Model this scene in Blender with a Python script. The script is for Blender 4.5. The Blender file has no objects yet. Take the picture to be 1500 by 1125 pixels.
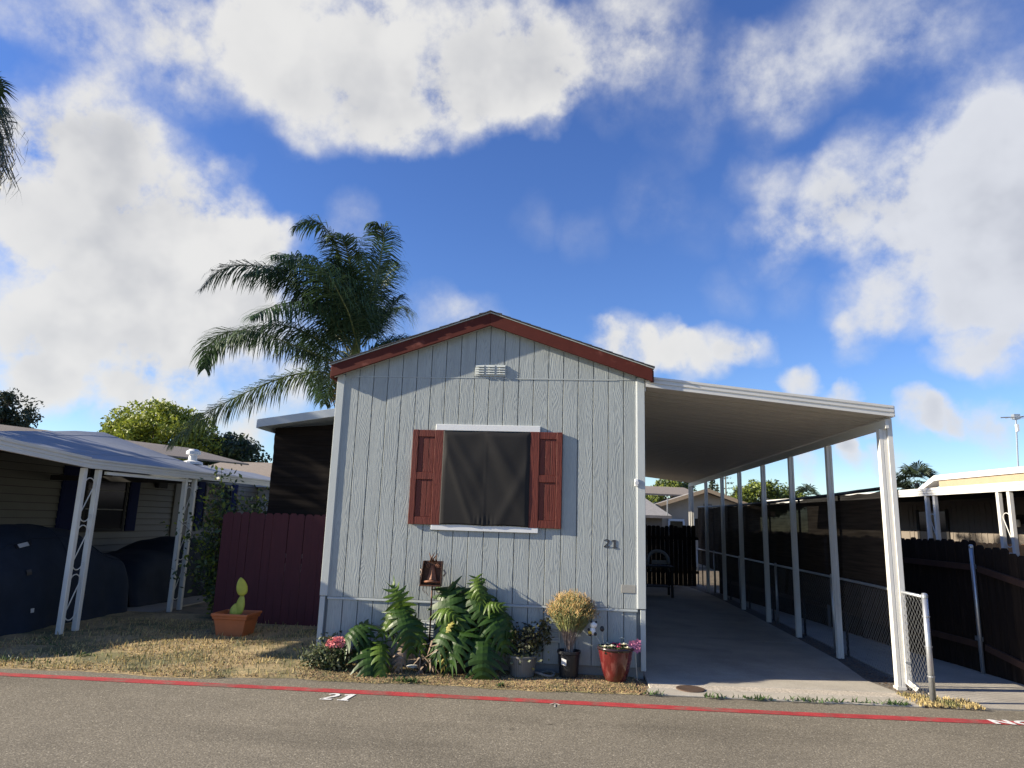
import bpy, math, random
import numpy as np
from mathutils import Vector, Matrix
random.seed(7); RNG = np.random.default_rng(7)
S = bpy.context.scene
COL = S.collection

# ------------------------------------------------------------------ camera
CAM_H = 1.89
cd = bpy.data.cameras.new('camera'); cam = bpy.data.objects.new('camera', cd); COL.objects.link(cam)
cd.sensor_width = 36.0; cd.lens = 999.0/1500*36; cd.clip_start = 0.05; cd.clip_end = 3000
Rm = [[0.99597018, 0.01402369, -0.08858181], [0.08407152, 0.19795911, 0.97659826], [0.03123109, -0.98010996, 0.19598238]]
cam.matrix_world = Matrix([[Rm[0][0], -Rm[0][1], -Rm[0][2], 0], [Rm[1][0], -Rm[1][1], -Rm[1][2], 0],
                           [Rm[2][0], -Rm[2][1], -Rm[2][2], CAM_H], [0, 0, 0, 1]])
S.camera = cam

# ------------------------------------------------------------------ exposure, sky, sun
S.view_settings.view_transform = 'Standard'; S.view_settings.look = 'None'
S.view_settings.exposure = 1.17; S.view_settings.gamma = 1.0; S.view_settings.use_curve_mapping = False
SUN_DIR = Vector((6.0, 1.0, -2.52)).normalized()
SUN_EL = math.asin(-SUN_DIR.z)
sl = bpy.data.lights.new('sun', 'SUN'); sl.energy = 5.0; sl.angle = math.radians(0.5); sl.color = (1.0, 0.89, 0.71)
so = bpy.data.objects.new('sun', sl); COL.objects.link(so)
so.rotation_euler = SUN_DIR.to_track_quat('-Z', 'Y').to_euler()

def pix_dir(px, py):
    v = [px-750, py-562.5, 999.0]
    r = Vector([sum(Rm[i][j]*v[j] for j in range(3)) for i in range(3)])
    return r.normalized()

def build_world():
    w = bpy.data.worlds.new('World'); S.world = w; w.use_nodes = True
    nt = w.node_tree; nt.nodes.clear(); N = nt.nodes.new; L = nt.links.new
    def math_(op, a, b=None, c=None, clamp=False):
        n = N('ShaderNodeMath'); n.operation = op; n.use_clamp = clamp
        for i, x in enumerate((a, b, c)):
            if x is None: continue
            if isinstance(x, (int, float)): n.inputs[i].default_value = x
            else: L(x, n.inputs[i])
        return n.outputs[0]
    def vmath(op, a, b=None, out=0):
        n = N('ShaderNodeVectorMath'); n.operation = op
        for i, x in enumerate((a, b)):
            if x is None: continue
            if isinstance(x, (tuple, Vector)): n.inputs[i].default_value = tuple(x)
            else: L(x, n.inputs[i])
        return n.outputs[out]
    def noise(vec, scale, detail, rough=0.55):
        n = N('ShaderNodeTexNoise'); L(vec, n.inputs['Vector'])
        n.inputs['Scale'].default_value = scale; n.inputs['Detail'].default_value = detail; n.inputs['Roughness'].default_value = rough
        return n
    def remap(x, a, b, c, d, smooth=False):
        n = N('ShaderNodeMapRange'); L(x, n.inputs[0])
        if smooth: n.interpolation_type = 'SMOOTHSTEP'
        for i, q in enumerate((a, b, c, d)): n.inputs[i+1].default_value = q
        return n.outputs[0]
    sky = N('ShaderNodeTexSky'); sky.sky_type = 'NISHITA'; sky.sun_disc = False
    sky.sun_elevation = SUN_EL; sky.sun_rotation = math.atan2(-SUN_DIR.x, -SUN_DIR.y)
    sky.altitude = 100; sky.air_density = 1.0; sky.dust_density = 0.15; sky.ozone_density = 4.0
    hs = N('ShaderNodeHueSaturation'); hs.inputs['Hue'].default_value = 0.516; hs.inputs['Saturation'].default_value = 1.16; hs.inputs['Value'].default_value = 0.86
    L(sky.outputs[0], hs.inputs['Color'])
    tc = N('ShaderNodeTexCoord'); d0 = vmath('NORMALIZE', tc.outputs['Generated'])
    # warp so that cloud edges billow
    n1 = noise(d0, 3.2, 5); w1 = vmath('SUBTRACT', n1.outputs['Color'], (0.5, 0.5, 0.5))
    n2 = noise(d0, 11.0, 6); w2 = vmath('SUBTRACT', n2.outputs['Color'], (0.5, 0.5, 0.5))
    def scl(v, s):
        n = N('ShaderNodeVectorMath'); n.operation = 'SCALE'; L(v, n.inputs[0]); n.inputs['Scale'].default_value = s; return n.outputs[0]
    dw = vmath('ADD', vmath('ADD', d0, scl(w1, 0.11)), scl(w2, 0.075))
    acc = None
    for px, py, r, wt in CLOUDS:
        dist = vmath('DISTANCE', dw, pix_dir(px, py), out=1)
        rr = r/999.0*1.06/(1+((px-750)**2+(py-562)**2)/999.0**2)**0.5
        q = math_('MULTIPLY', dist, 1/rr)
        q = math_('SUBTRACT', 1.0, math_('MULTIPLY', q, q), clamp=True)
        acc = math_('MULTIPLY', q, wt) if acc is None else math_('MULTIPLY_ADD', q, wt, acc)
    # beyond the frame broken cloud goes on, kept sparse to lower the ambient light
    fwd = pix_dir(750, 562)
    cosf = vmath('DOT_PRODUCT', d0, fwd, out=1)
    outside = remap(cosf, 0.80, 0.70, 0.0, 1.0, True)
    n3 = noise(d0, 2.3, 8, 0.6)
    gen = math_('MULTIPLY', remap(n3.outputs[0], 0.56, 0.85, 0.0, 0.8), outside)
    acc = math_('ADD', acc, gen)
    n4 = noise(d0, 7.0, 9, 0.62)
    fb = math_('SUBTRACT', n4.outputs[0], 0.5)
    n5 = noise(d0, 26.0, 6, 0.6)
    fb2 = math_('SUBTRACT', n5.outputs[0], 0.5)
    dens = math_('MULTIPLY', acc, math_('MAXIMUM', math_('MULTIPLY_ADD', fb, 3.4, math_('MULTIPLY_ADD', fb2, 1.2, 0.9)), 0.0))
    sepz = N('ShaderNodeSeparateXYZ'); L(d0, sepz.inputs[0])
    alpha = remap(dens, -0.05, 1.05, 0.0, 1.0, True)
    core = remap(math_('MULTIPLY_ADD', fb, 0.8, acc), 0.55, 1.9, 0.0, 1.0, True)
    n6 = noise(d0, 4.6, 5, 0.55)
    n7 = noise(vmath('ADD', d0, tuple(-SUN_DIR*0.035+Vector((0, 0, 0.02)))), 7.0, 4, 0.5)
    n8 = noise(d0, 7.0, 4, 0.5)
    relief = remap(math_('SUBTRACT', n7.outputs[0], n8.outputs[0]), -0.12, 0.14, 0.0, 1.0, True)
    shade = math_('MULTIPLY', core, math_('MULTIPLY_ADD', relief, 0.5, remap(n6.outputs[0], 0.34, 0.70, 0.0, 0.42, True)), clamp=True)
    # cloud away from the sun side is a little greyer and bluer
    sx = vmath('DOT_PRODUCT', d0, Vector((1, 0, 0)), out=1)
    far = remap(sx, 0.10, 0.42, 0.0, 1.0, True)
    def tint(near, away):
        m = N('ShaderNodeMix'); m.data_type = 'RGBA'; L(far, m.inputs[0]); m.inputs[6].default_value = (*near, 1); m.inputs[7].default_value = (*away, 1); return m.outputs[2]
    mix2 = N('ShaderNodeMix'); mix2.data_type = 'RGBA'; L(shade, mix2.inputs[0])
    L(tint(CL_W, CL_W2), mix2.inputs[6]); L(tint(CL_G, CL_G2), mix2.inputs[7])
    mixs = N('ShaderNodeMix'); mixs.data_type = 'RGBA'
    L(math_('MULTIPLY', alpha, 0.97), mixs.inputs[0]); L(hs.outputs[0], mixs.inputs[6]); L(mix2.outputs[2], mixs.inputs[7])
    bg = N('ShaderNodeBackground'); L(mixs.outputs[2], bg.inputs[0]); bg.inputs[1].default_value = 0.10
    out = N('ShaderNodeOutputWorld'); L(bg.outputs[0], out.inputs[0])

CL_W = (3.7, 3.67, 3.6); CL_G = (2.3, 2.36, 2.52); CL_W2 = (3.3, 3.4, 3.65); CL_G2 = (2.0, 2.12, 2.45)
CLOUDS = [  # broken cumulus: where each lobe stands (as seen from the street), size, thickness
 (330,50,125,.8),(470,75,140,1),(620,90,140,1),(740,90,112,1),(805,90,85,.85),(560,150,80,.75),(200,40,110,.5),(90,35,90,.4),(20,20,60,.25),(690,165,60,.6),(610,190,50,.5),(790,150,60,.6),(420,150,70,.35),
 (905,50,85,.42),(965,30,90,.42),(900,125,75,.32),(985,95,60,.26),
 (150,180,90,.9),(90,250,120,1),(215,260,120,1),(300,320,100,.9),(375,335,62,.85),(110,390,150,1),(250,410,130,1),(345,400,80,.8),(405,355,48,.7),(60,490,95,.8),(200,490,115,.9),(330,480,95,.75),
 (55,560,62,.8),(250,575,80,.75),(330,625,60,.55),(30,160,60,.45),(15,280,70,.55),(400,480,85,.55),(410,590,65,.65),(170,585,50,.5),(480,560,60,.45),
 (635,465,52,.45),(690,475,44,.35),(505,330,52,.3),(560,450,44,.3),
 (1120,120,80,.40),(1190,85,90,.42),(1270,50,90,.40),(1350,20,85,.38),(1450,40,95,.28),(1060,110,70,.26),(1000,180,60,.2),
 (1180,290,80,.65),(1270,275,105,.8),(1390,255,110,.9),(1480,235,110,1),(1300,345,85,.6),(1430,330,105,.9),(1490,400,95,.9),(1360,430,78,.65),(1280,440,66,.6),(1450,470,66,.65),(1285,495,46,.5),(1120,345,66,.42),(1380,150,75,.34),(1470,150,75,.4),(1110,250,55,.38),
 (1490,530,55,.7),(1420,525,42,.55),
 (915,505,58,.9),(975,508,48,.85),(1060,520,48,.75),(1105,518,38,.65),(885,490,32,.55),(1010,530,45,.6),
 (1180,560,38,1.0),(1250,578,28,1.0),(1360,612,38,.95),(1400,622,32,.9),(1465,640,46,.95),(1250,655,28,.95),(1255,678,32,.85),(1300,635,18,.5),(1165,690,32,.8),(1325,690,36,.7),
 (370,655,38,.65),(205,628,20,.5),(790,330,44,.15),(870,345,48,.15),(960,290,60,.2),(1065,425,46,.2),(1030,330,60,.14),(1160,420,50,.2),
]
build_world()

# ------------------------------------------------------------------ materials
MATS = {}
def mat(name, col, rough=0.6, var=0.0, vscale=3.0, bump=0.0, bscale=40.0, metal=0.0, spec=0.5, col2=None, mask=(0.45, 0.6), stretch=(1, 1, 1), trans=0.0, fine=0.0, fscale=120.0, coat=0.0):
    """Principled material with noise-driven colour variation (towards col2 where given), fine speckle and bump."""
    m = bpy.data.materials.new(name); m.use_nodes = True; MATS[name] = m
    nt = m.node_tree; N = nt.nodes.new; L = nt.links.new; b = nt.nodes['Principled BSDF']
    b.inputs['Roughness'].default_value = rough; b.inputs['Metallic'].default_value = metal
    b.inputs['Specular IOR Level'].default_value = spec; b.inputs['Coat Weight'].default_value = coat
    tc = N('ShaderNodeTexCoord'); mp = N('ShaderNodeMapping'); mp.inputs['Scale'].default_value = stretch
    oi = N('ShaderNodeObjectInfo'); ad = N('ShaderNodeVectorMath'); ad.operation = 'ADD'
    L(tc.outputs['Object'], mp.inputs[0]); L(mp.outputs[0], ad.inputs[0])
    rs = N('ShaderNodeMath'); rs.operation = 'MULTIPLY'; L(oi.outputs['Random'], rs.inputs[0]); rs.inputs[1].default_value = 17.0
    L(rs.outputs[0], ad.inputs[1]); vec = ad.outputs[0]
    def nz(scale, detail=5, rough=0.6):
        n = N('ShaderNodeTexNoise'); n.inputs['Scale'].default_value = scale; n.inputs['Detail'].default_value = detail; n.inputs['Roughness'].default_value = rough
        L(vec, n.inputs['Vector']); return n.outputs['Fac']
    base = N('ShaderNodeRGB'); base.outputs[0].default_value = (*col, 1); cur = base.outputs[0]
    if col2:
        r = N('ShaderNodeMapRange'); r.inputs[1].default_value, r.inputs[2].default_value = mask; L(nz(vscale), r.inputs[0])
        mx = N('ShaderNodeMix'); mx.data_type = 'RGBA'; L(r.outputs[0], mx.inputs[0]); L(cur, mx.inputs[6]); mx.inputs[7].default_value = (*col2, 1); cur = mx.outputs[2]
    if var:
        r = N('ShaderNodeMapRange'); r.inputs[1].default_value, r.inputs[2].default_value = 0.25, 0.75; r.inputs[3].default_value, r.inputs[4].default_value = 1-var, 1+var
        L(nz(vscale*1.7), r.inputs[0])
        mx = N('ShaderNodeVectorMath'); mx.operation = 'SCALE'; L(cur, mx.inputs[0]); L(r.outputs[0], mx.inputs['Scale']); cur = mx.outputs[0]
    if fine:
        r = N('ShaderNodeMapRange'); r.inputs[1].default_value, r.inputs[2].default_value = 0.3, 0.7; r.inputs[3].default_value, r.inputs[4].default_value = 1-fine, 1+fine
        L(nz(fscale, 3, 0.7), r.inputs[0])
        mx = N('ShaderNodeVectorMath'); mx.operation = 'SCALE'; L(cur, mx.inputs[0]); L(r.outputs[0], mx.inputs['Scale']); cur = mx.outputs[0]
    L(cur, b.inputs['Base Color'])
    if bump:
        bp = N('ShaderNodeBump'); bp.inputs['Strength'].default_value = bump; bp.inputs['Distance'].default_value = 0.01
        L(nz(bscale, 6), bp.inputs['Height']); L(bp.outputs[0], b.inputs['Normal'])
    if trans:
        t = N('ShaderNodeBsdfTranslucent'); L(cur, t.inputs[0]); ms = N('ShaderNodeMixShader'); ms.inputs[0].default_value = trans
        out = nt.nodes['Material Output']; L(b.outputs[0], ms.inputs[1]); L(t.outputs[0], ms.inputs[2]); L(ms.outputs[0], out.inputs[0])
    return m

def grain_mat(name, col, groove, spacing=0.022, strength=0.8, rough=0.65):
    """Embossed cedar grain: distorted vertical bands with cathedral loops."""
    m = bpy.data.materials.new(name); m.use_nodes = True
    nt = m.node_tree; N = nt.nodes.new; L = nt.links.new; b = nt.nodes['Principled BSDF']; b.inputs['Roughness'].default_value = rough
    b.inputs['Specular IOR Level'].default_value = 0.3
    tc = N('ShaderNodeTexCoord'); oi = N('ShaderNodeObjectInfo')
    cb = N('ShaderNodeCombineXYZ')
    for i, k in enumerate((3.1, 0.0, 37.0)):
        q = N('ShaderNodeMath'); q.operation = 'MULTIPLY'; L(oi.outputs['Random'], q.inputs[0]); q.inputs[1].default_value = k; L(q.outputs[0], cb.inputs[i])
    ad = N('ShaderNodeVectorMath'); ad.operation = 'ADD'; L(tc.outputs['Object'], ad.inputs[0]); L(cb.outputs[0], ad.inputs[1])
    mp = N('ShaderNodeMapping'); mp.inputs['Scale'].default_value = (1, 1, 0.16); L(ad.outputs[0], mp.inputs[0])
    nz = N('ShaderNodeTexNoise'); nz.inputs['Scale'].default_value = 5.2; nz.inputs['Detail'].default_value = 2.5; L(mp.outputs[0], nz.inputs['Vector'])
    sp = N('ShaderNodeSeparateXYZ'); L(ad.outputs[0], sp.inputs[0])
    a1 = N('ShaderNodeMath'); a1.operation = 'MULTIPLY_ADD'; L(nz.outputs['Fac'], a1.inputs[0]); a1.inputs[1].default_value = 0.42; L(sp.outputs[0], a1.inputs[2])
    a2 = N('ShaderNodeMath'); a2.operation = 'MULTIPLY'; L(a1.outputs[0], a2.inputs[0]); a2.inputs[1].default_value = 2*math.pi/spacing
    sn = N('ShaderNodeMath'); sn.operation = 'SINE'; L(a2.outputs[0], sn.inputs[0])
    # broken streaks
    mp2 = N('ShaderNodeMapping'); mp2.inputs['Scale'].default_value = (1, 1, 0.12); L(ad.outputs[0], mp2.inputs[0])
    n2 = N('ShaderNodeTexNoise'); n2.inputs['Scale'].default_value = 90; n2.inputs['Detail'].default_value = 3; L(mp2.outputs[0], n2.inputs['Vector'])
    h = N('ShaderNodeMath'); h.operation = 'MULTIPLY_ADD'; L(sn.outputs[0], h.inputs[0]); h.inputs[1].default_value = 0.28; L(n2.outputs['Fac'], h.inputs[2])
    bp = N('ShaderNodeBump'); bp.inputs['Strength'].default_value = strength; bp.inputs['Distance'].default_value = 0.004
    L(h.outputs[0], bp.inputs['Height']); L(bp.outputs[0], b.inputs['Normal'])
    r = N('ShaderNodeMapRange'); r.inputs[1].default_value = 0.12; r.inputs[2].default_value = 0.42; L(h.outputs[0], r.inputs[0])
    mx = N('ShaderNodeMix'); mx.data_type = 'RGBA'; L(r.outputs[0], mx.inputs[0]); mx.inputs[6].default_value = (*groove, 1); mx.inputs[7].default_value = (*col, 1)
    n3 = N('ShaderNodeTexNoise'); n3.inputs['Scale'].default_value = 1.3; n3.inputs['Detail'].default_value = 5; L(ad.outputs[0], n3.inputs['Vector'])
    r3 = N('ShaderNodeMapRange'); r3.inputs[1].default_value = .3; r3.inputs[2].default_value = .7; r3.inputs[3].default_value = .93; r3.inputs[4].default_value = 1.06; L(n3.outputs['Fac'], r3.inputs[0])
    vs = N('ShaderNodeVectorMath'); vs.operation = 'SCALE'; L(mx.outputs[2], vs.inputs[0]); L(r3.outputs[0], vs.inputs['Scale'])
    # faint run-off streaks and old splash marks
    mp4 = N('ShaderNodeMapping'); mp4.inputs['Scale'].default_value = (7, 7, .45); L(tc.outputs['Object'], mp4.inputs[0])
    n4 = N('ShaderNodeTexNoise'); n4.inputs['Scale'].default_value = 1.6; n4.inputs['Detail'].default_value = 6; L(mp4.outputs[0], n4.inputs['Vector'])
    r4 = N('ShaderNodeMapRange'); r4.inputs[1].default_value = .48; r4.inputs[2].default_value = .72; r4.inputs[3].default_value = 0; r4.inputs[4].default_value = .22; L(n4.outputs['Fac'], r4.inputs[0])
    m4 = N('ShaderNodeMix'); m4.data_type = 'RGBA'; L(r4.outputs[0], m4.inputs[0]); L(vs.outputs[0], m4.inputs[6]); m4.inputs[7].default_value = (*[q*.62 for q in groove], 1)
    L(m4.outputs[2], b.inputs['Base Color'])
    return m

def asphalt_mat():
    m = bpy.data.materials.new('asphalt'); m.use_nodes = True
    nt = m.node_tree; N = nt.nodes.new; L = nt.links.new; b = nt.nodes['Principled BSDF']; b.inputs['Roughness'].default_value = 0.85; b.inputs['Specular IOR Level'].default_value = .25
    tc = N('ShaderNodeTexCoord')
    v = N('ShaderNodeTexVoronoi'); v.inputs['Scale'].default_value = 100; L(tc.outputs['Object'], v.inputs['Vector'])
    sep = N('ShaderNodeSeparateColor'); L(v.outputs['Color'], sep.inputs[0])
    cr = N('ShaderNodeValToRGB'); L(sep.outputs[0], cr.inputs[0])
    e = cr.color_ramp.elements; e[0].position = 0.0; e[0].color = (.125, .110, .083, 1); e[1].position = 1.0; e[1].color = (.40, .36, .28, 1)
    for p, c in ((.5, (.178, .157, .118)), (.82, (.215, .190, .144)), (.955, (.265, .236, .18))):
        q = e.new(p); q.color = (*c, 1)
    n = N('ShaderNodeTexNoise'); n.inputs['Scale'].default_value = .55; n.inputs['Detail'].default_value = 9; n.inputs['Roughness'].default_value = .62; L(tc.outputs['Object'], n.inputs['Vector'])
    r = N('ShaderNodeMapRange'); r.inputs[1].default_value = .3; r.inputs[2].default_value = .7; r.inputs[3].default_value = .82; r.inputs[4].default_value = 1.15; L(n.outputs['Fac'], r.inputs[0])
    vs = N('ShaderNodeVectorMath'); vs.operation = 'SCALE'; L(cr.outputs[0], vs.inputs[0]); L(r.outputs[0], vs.inputs['Scale'])
    # old drips and darker worn patches, tracks along the road
    mp = N('ShaderNodeMapping'); mp.inputs['Scale'].default_value = (.22, 1.0, 1); L(tc.outputs['Object'], mp.inputs[0])
    n5 = N('ShaderNodeTexNoise'); n5.inputs['Scale'].default_value = 1.1; n5.inputs['Detail'].default_value = 8; n5.inputs['Roughness'].default_value = .65; L(mp.outputs[0], n5.inputs['Vector'])
    r5 = N('ShaderNodeMapRange'); r5.inputs[1].default_value = .5; r5.inputs[2].default_value = .68; r5.inputs[3].default_value = 1; r5.inputs[4].default_value = .78; L(n5.outputs['Fac'], r5.inputs[0])
    n6 = N('ShaderNodeTexNoise'); n6.inputs['Scale'].default_value = 4.5; n6.inputs['Detail'].default_value = 3; L(tc.outputs['Object'], n6.inputs['Vector'])
    r6 = N('ShaderNodeMapRange'); r6.inputs[1].default_value = .70; r6.inputs[2].default_value = .74; r6.inputs[3].default_value = 1; r6.inputs[4].default_value = .7; L(n6.outputs['Fac'], r6.inputs[0])
    m5 = N('ShaderNodeMath'); m5.operation = 'MULTIPLY'; L(r5.outputs[0], m5.inputs[0]); L(r6.outputs[0], m5.inputs[1])
    v5 = N('ShaderNodeVectorMath'); v5.operation = 'SCALE'; L(vs.outputs[0], v5.inputs[0]); L(m5.outputs[0], v5.inputs['Scale']); L(v5.outputs[0], b.inputs['Base Color'])
    bp = N('ShaderNodeBump'); bp.inputs['Strength'].default_value = .7; bp.inputs['Distance'].default_value = .006
    n2 = N('ShaderNodeTexNoise'); n2.inputs['Scale'].default_value = 60; n2.inputs['Detail'].default_value = 4; L(tc.outputs['Object'], n2.inputs['Vector'])
    L(n2.outputs['Fac'], bp.inputs['Height']); L(bp.outputs[0], b.inputs['Normal'])
    return m

def net_mat(name, col, clear):
    """Woven shade cloth: opaque threads with pin holes that let a little light through, in bands."""
    m = bpy.data.materials.new(name); m.use_nodes = True
    nt = m.node_tree; N = nt.nodes.new; L = nt.links.new; b = nt.nodes['Principled BSDF']; b.inputs['Roughness'].default_value = .9; b.inputs['Specular IOR Level'].default_value = .1
    tc = N('ShaderNodeTexCoord'); mp = N('ShaderNodeMapping'); mp.inputs['Scale'].default_value = (.6, .6, 14); L(tc.outputs['Object'], mp.inputs[0])
    n = N('ShaderNodeTexNoise'); n.inputs['Scale'].default_value = 2.2; n.inputs['Detail'].default_value = 5; L(mp.outputs[0], n.inputs['Vector'])
    r = N('ShaderNodeMapRange'); r.inputs[1].default_value = .3; r.inputs[2].default_value = .75; r.inputs[3].default_value = .6; r.inputs[4].default_value = 1.45; L(n.outputs['Fac'], r.inputs[0])
    vs = N('ShaderNodeVectorMath'); vs.operation = 'SCALE'; vs.inputs[0].default_value = col; L(r.outputs[0], vs.inputs['Scale']); L(vs.outputs[0], b.inputs['Base Color'])
    t = N('ShaderNodeBsdfTransparent'); ms = N('ShaderNodeMixShader'); L(b.outputs[0], ms.inputs[1]); L(t.outputs[0], ms.inputs[2])
    k = N('ShaderNodeMath'); k.operation = 'MULTIPLY'; L(r.outputs[0], k.inputs[0]); k.inputs[1].default_value = clear; L(k.outputs[0], ms.inputs[0])
    L(ms.outputs[0], nt.nodes['Material Output'].inputs[0])
    return m

M_SIDING = grain_mat('painted_siding', (.355, .385, .373), (.285, .311, .303), .022, .42)
M_BACK = mat('siding_groove', (.13, .15, .16), .8)
M_TRIM = mat('painted_trim', (.43, .462, .45), .6, var=.06, bump=.12, bscale=60, stretch=(6, 6, 1))
M_WHITE = mat('white_paint', (.68, .69, .68), .5, var=.04, bump=.05)
M_RED = grain_mat('maroon_paint', (.135, .031, .020), (.088, .018, .012), .03, .35, .55)
M_FASCIA = mat('maroon_fascia', (.085, .018, .012), .7, spec=.2, var=.14, vscale=5, bump=.1, col2=(.16, .05, .037), mask=(.62, .72))
M_FENCE = mat('maroon_fence_stain', (.062, .0115, .017), .8, var=.15, vscale=2, bump=.25, bscale=30, stretch=(6, 6, .5))
M_SHINGLE = mat('asphalt_shingle', (.05, .05, .055), .9, var=.3, vscale=9, fine=.35, fscale=90, bump=.3)
M_SHING2 = mat('brown_shingle', (.23, .19, .15), .9, var=.2, vscale=6, fine=.3, fscale=60, bump=.3)
M_COVER = mat('black_vinyl', (.0175, .0165, .016), .65, var=.12, vscale=2.5, spec=.22)
M_CARPORT = mat('white_enamel_aluminium', (.60, .59, .55), .42, var=.05, vscale=1.5, spec=.5, bump=.03)
M_PAN = mat('tan_roof_pan', (.50, .485, .44), .5, var=.06, vscale=1.2)
M_POSTW = mat('white_post_paint', (.62, .61, .57), .4, var=.05, vscale=3, bump=.03, col2=(.55, .52, .46), mask=(.68, .78))
M_AWN = mat('pale_blue_metal', (.36, .40, .43), .5, var=.05)
M_SCREEN = net_mat('shade_cloth_brown', (.040, .029, .021), .03)
M_SCREEN2 = net_mat('shade_cloth_dark', (.012, .0095, .0085), .0)
M_ASPH = asphalt_mat()
M_REDLINE = mat('red_road_paint', (.36, .03, .033), .75, var=.25, vscale=4, fine=.25, fscale=45, col2=(.17, .115, .085), mask=(.49, .70), bump=.3)
M_WLINE = mat('white_road_paint', (.72, .71, .68), .7, var=.1, fine=.2, fscale=45, col2=(.2, .18, .15), mask=(.64, .72), vscale=14, bump=.3)
M_WFADE = mat('faded_road_paint', (.42, .40, .36), .8, var=.15, fine=.3, fscale=45, col2=(.17, .145, .11), mask=(.5, .64), vscale=18)
M_CONC = mat('concrete', (.37, .34, .285), .85, var=.24, vscale=.8, fine=.16, fscale=60, bump=.25, bscale=50, col2=(.29, .265, .22), mask=(.5, .72))
M_CONC2 = mat('exposed_aggregate', (.44, .39, .32), .9, var=.12, vscale=2, fine=.5, fscale=55, bump=.5, bscale=60)
M_CONCD = mat('grey_concrete', (.25, .24, .225), .9, var=.12, vscale=1.5, fine=.12, bump=.2)
M_EARTH = mat('dry_earth', (.20, .155, .10), .95, var=.25, vscale=2.2, fine=.35, fscale=25, bump=.5, bscale=25, col2=(.115, .10, .06), mask=(.5, .64))
M_LAWN = mat('dead_lawn', (.32, .24, .12), .95, var=.3, vscale=1.3, fine=.45, fscale=32, bump=.6, bscale=30, col2=(.13, .12, .05), mask=(.47, .6))
M_STRAW = mat('straw_grass', (.48, .375, .17), .8, var=.35, vscale=3.5, trans=.25, col2=(.19, .19, .07), mask=(.52, .62))
M_LITTER = mat('leaf_litter', (.24, .15, .085), .9, var=.5, vscale=30)
M_GRAVEL = mat('dark_gravel', (.13, .115, .095), .95, var=.4, vscale=12, fine=.6, fscale=35, bump=.8, bscale=30)
M_GREENW = mat('weed_green', (.07, .13, .03), .7, var=.3, trans=.25)
M_LEAF = mat('philodendron_leaf', (.026, .060, .010), .42, var=.35, vscale=4, spec=.24, trans=.14)
M_LEAFY = mat('philodendron_young_leaf', (.085, .145, .02), .42, var=.3, vscale=4, spec=.3, trans=.3)
M_DEADL = mat('yellowed_leaf', (.42, .38, .10), .6, var=.3, vscale=6, trans=.25)
M_STALK = mat('leaf_stalk', (.075, .10, .035), .5, var=.2)
M_WOODY = mat('woody_stem', (.11, .08, .055), .9, var=.3, vscale=15, bump=.6)
M_DRIED = mat('dried_sheath', (.22, .16, .11), .9, var=.35, vscale=12)
M_BLACKP = mat('black_plastic', (.012, .013, .016), .45, var=.1)
M_TERRA = mat('terracotta_plastic', (.42, .13, .048), .55, var=.1, vscale=4)
M_GLAZE = mat('red_glaze', (.105, .014, .014), .18, var=.4, vscale=5, col2=(.25, .10, .085), mask=(.52, .78), stretch=(2, 2, .6), coat=.5)
M_GLAZED = mat('dark_glaze_rim', (.03, .018, .02), .2)
M_STRIPEP = mat('grey_planter', (.15, .15, .14), .6, var=.15)
M_CACT = mat('cactus_pad', (.44, .46, .06), .5, var=.15, vscale=9, trans=.15)
M_RUST = mat('rusty_iron', (.085, .038, .022), .6, var=.5, vscale=14, metal=.35, bump=.3)
M_RUSTL = mat('copper_rust', (.20, .085, .045), .65, var=.4, vscale=14, metal=.15)
M_DARK = mat('dark_interior', (.012, .011, .011), .8)
M_WIRE = mat('weathered_wire', (.20, .205, .21), .45, metal=.75)
M_GALV = mat('galvanised_steel', (.46, .48, .50), .38, var=.1, vscale=10, metal=.75)
M_WOODF = mat('weathered_brown_board', (.02, .0145, .012), .9, var=.35, vscale=2.5, bump=.4, bscale=30, stretch=(5, 5, .5), col2=(.04, .029, .023), mask=(.58, .7), spec=.15)
M_RAIL = mat('red_brown_rail', (.05, .024, .017), .8, var=.25, vscale=4, bump=.2)
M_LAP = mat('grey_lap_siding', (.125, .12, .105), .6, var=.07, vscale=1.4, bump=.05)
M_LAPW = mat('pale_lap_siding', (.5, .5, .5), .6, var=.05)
M_NAVY = mat('navy_shutter', (.012, .017, .06), .8, var=.1, spec=.1)
M_GLASS = mat('dark_window_glass', (.008, .009, .012), .12, spec=.25)
M_ROOFM = mat('chalky_roof_metal', (.30, .325, .365), .8, var=.1, vscale=.8, spec=.1, col2=(.24, .262, .30), mask=(.55, .7))
M_CARC = mat('navy_car_cover', (.017, .024, .038), .85, var=.18, vscale=2.2, bump=.35, bscale=7, spec=.2)
M_REFL = mat('grey_reflector', (.5, .5, .5), .35)
M_PALM = mat('palm_leaflet', (.048, .084, .034), .5, var=.4, vscale=1.3, trans=.26, spec=.25)
M_PALM2 = mat('palm_leaflet_pale', (.085, .125, .045), .5, var=.4, vscale=1.3, trans=.2, spec=.25)
M_PALMR = mat('palm_rachis', (.14, .16, .045), .5, var=.2)
M_PALMO = mat('palm_fibre', (.22, .12, .035), .9, var=.3, vscale=8)
M_TRUNK = mat('palm_trunk', (.17, .15, .12), .9, var=.25, vscale=6, bump=.4)
M_BARK = mat('tree_bark', (.10, .075, .055), .95, var=.3, vscale=5, bump=.5)
M_FOLL = mat('bright_foliage', (.19, .235, .03), .55, var=.4, vscale=.7, trans=.3)
M_FOLL2 = mat('yellow_green_foliage', (.27, .30, .035), .55, var=.4, vscale=.7, trans=.35)
M_FOLD = mat('dark_foliage', (.026, .042, .02), .6, var=.4, vscale=.6, trans=.1)
M_FOLS = mat('shrub_foliage', (.045, .075, .025), .5, var=.4, vscale=3, trans=.2)
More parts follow.
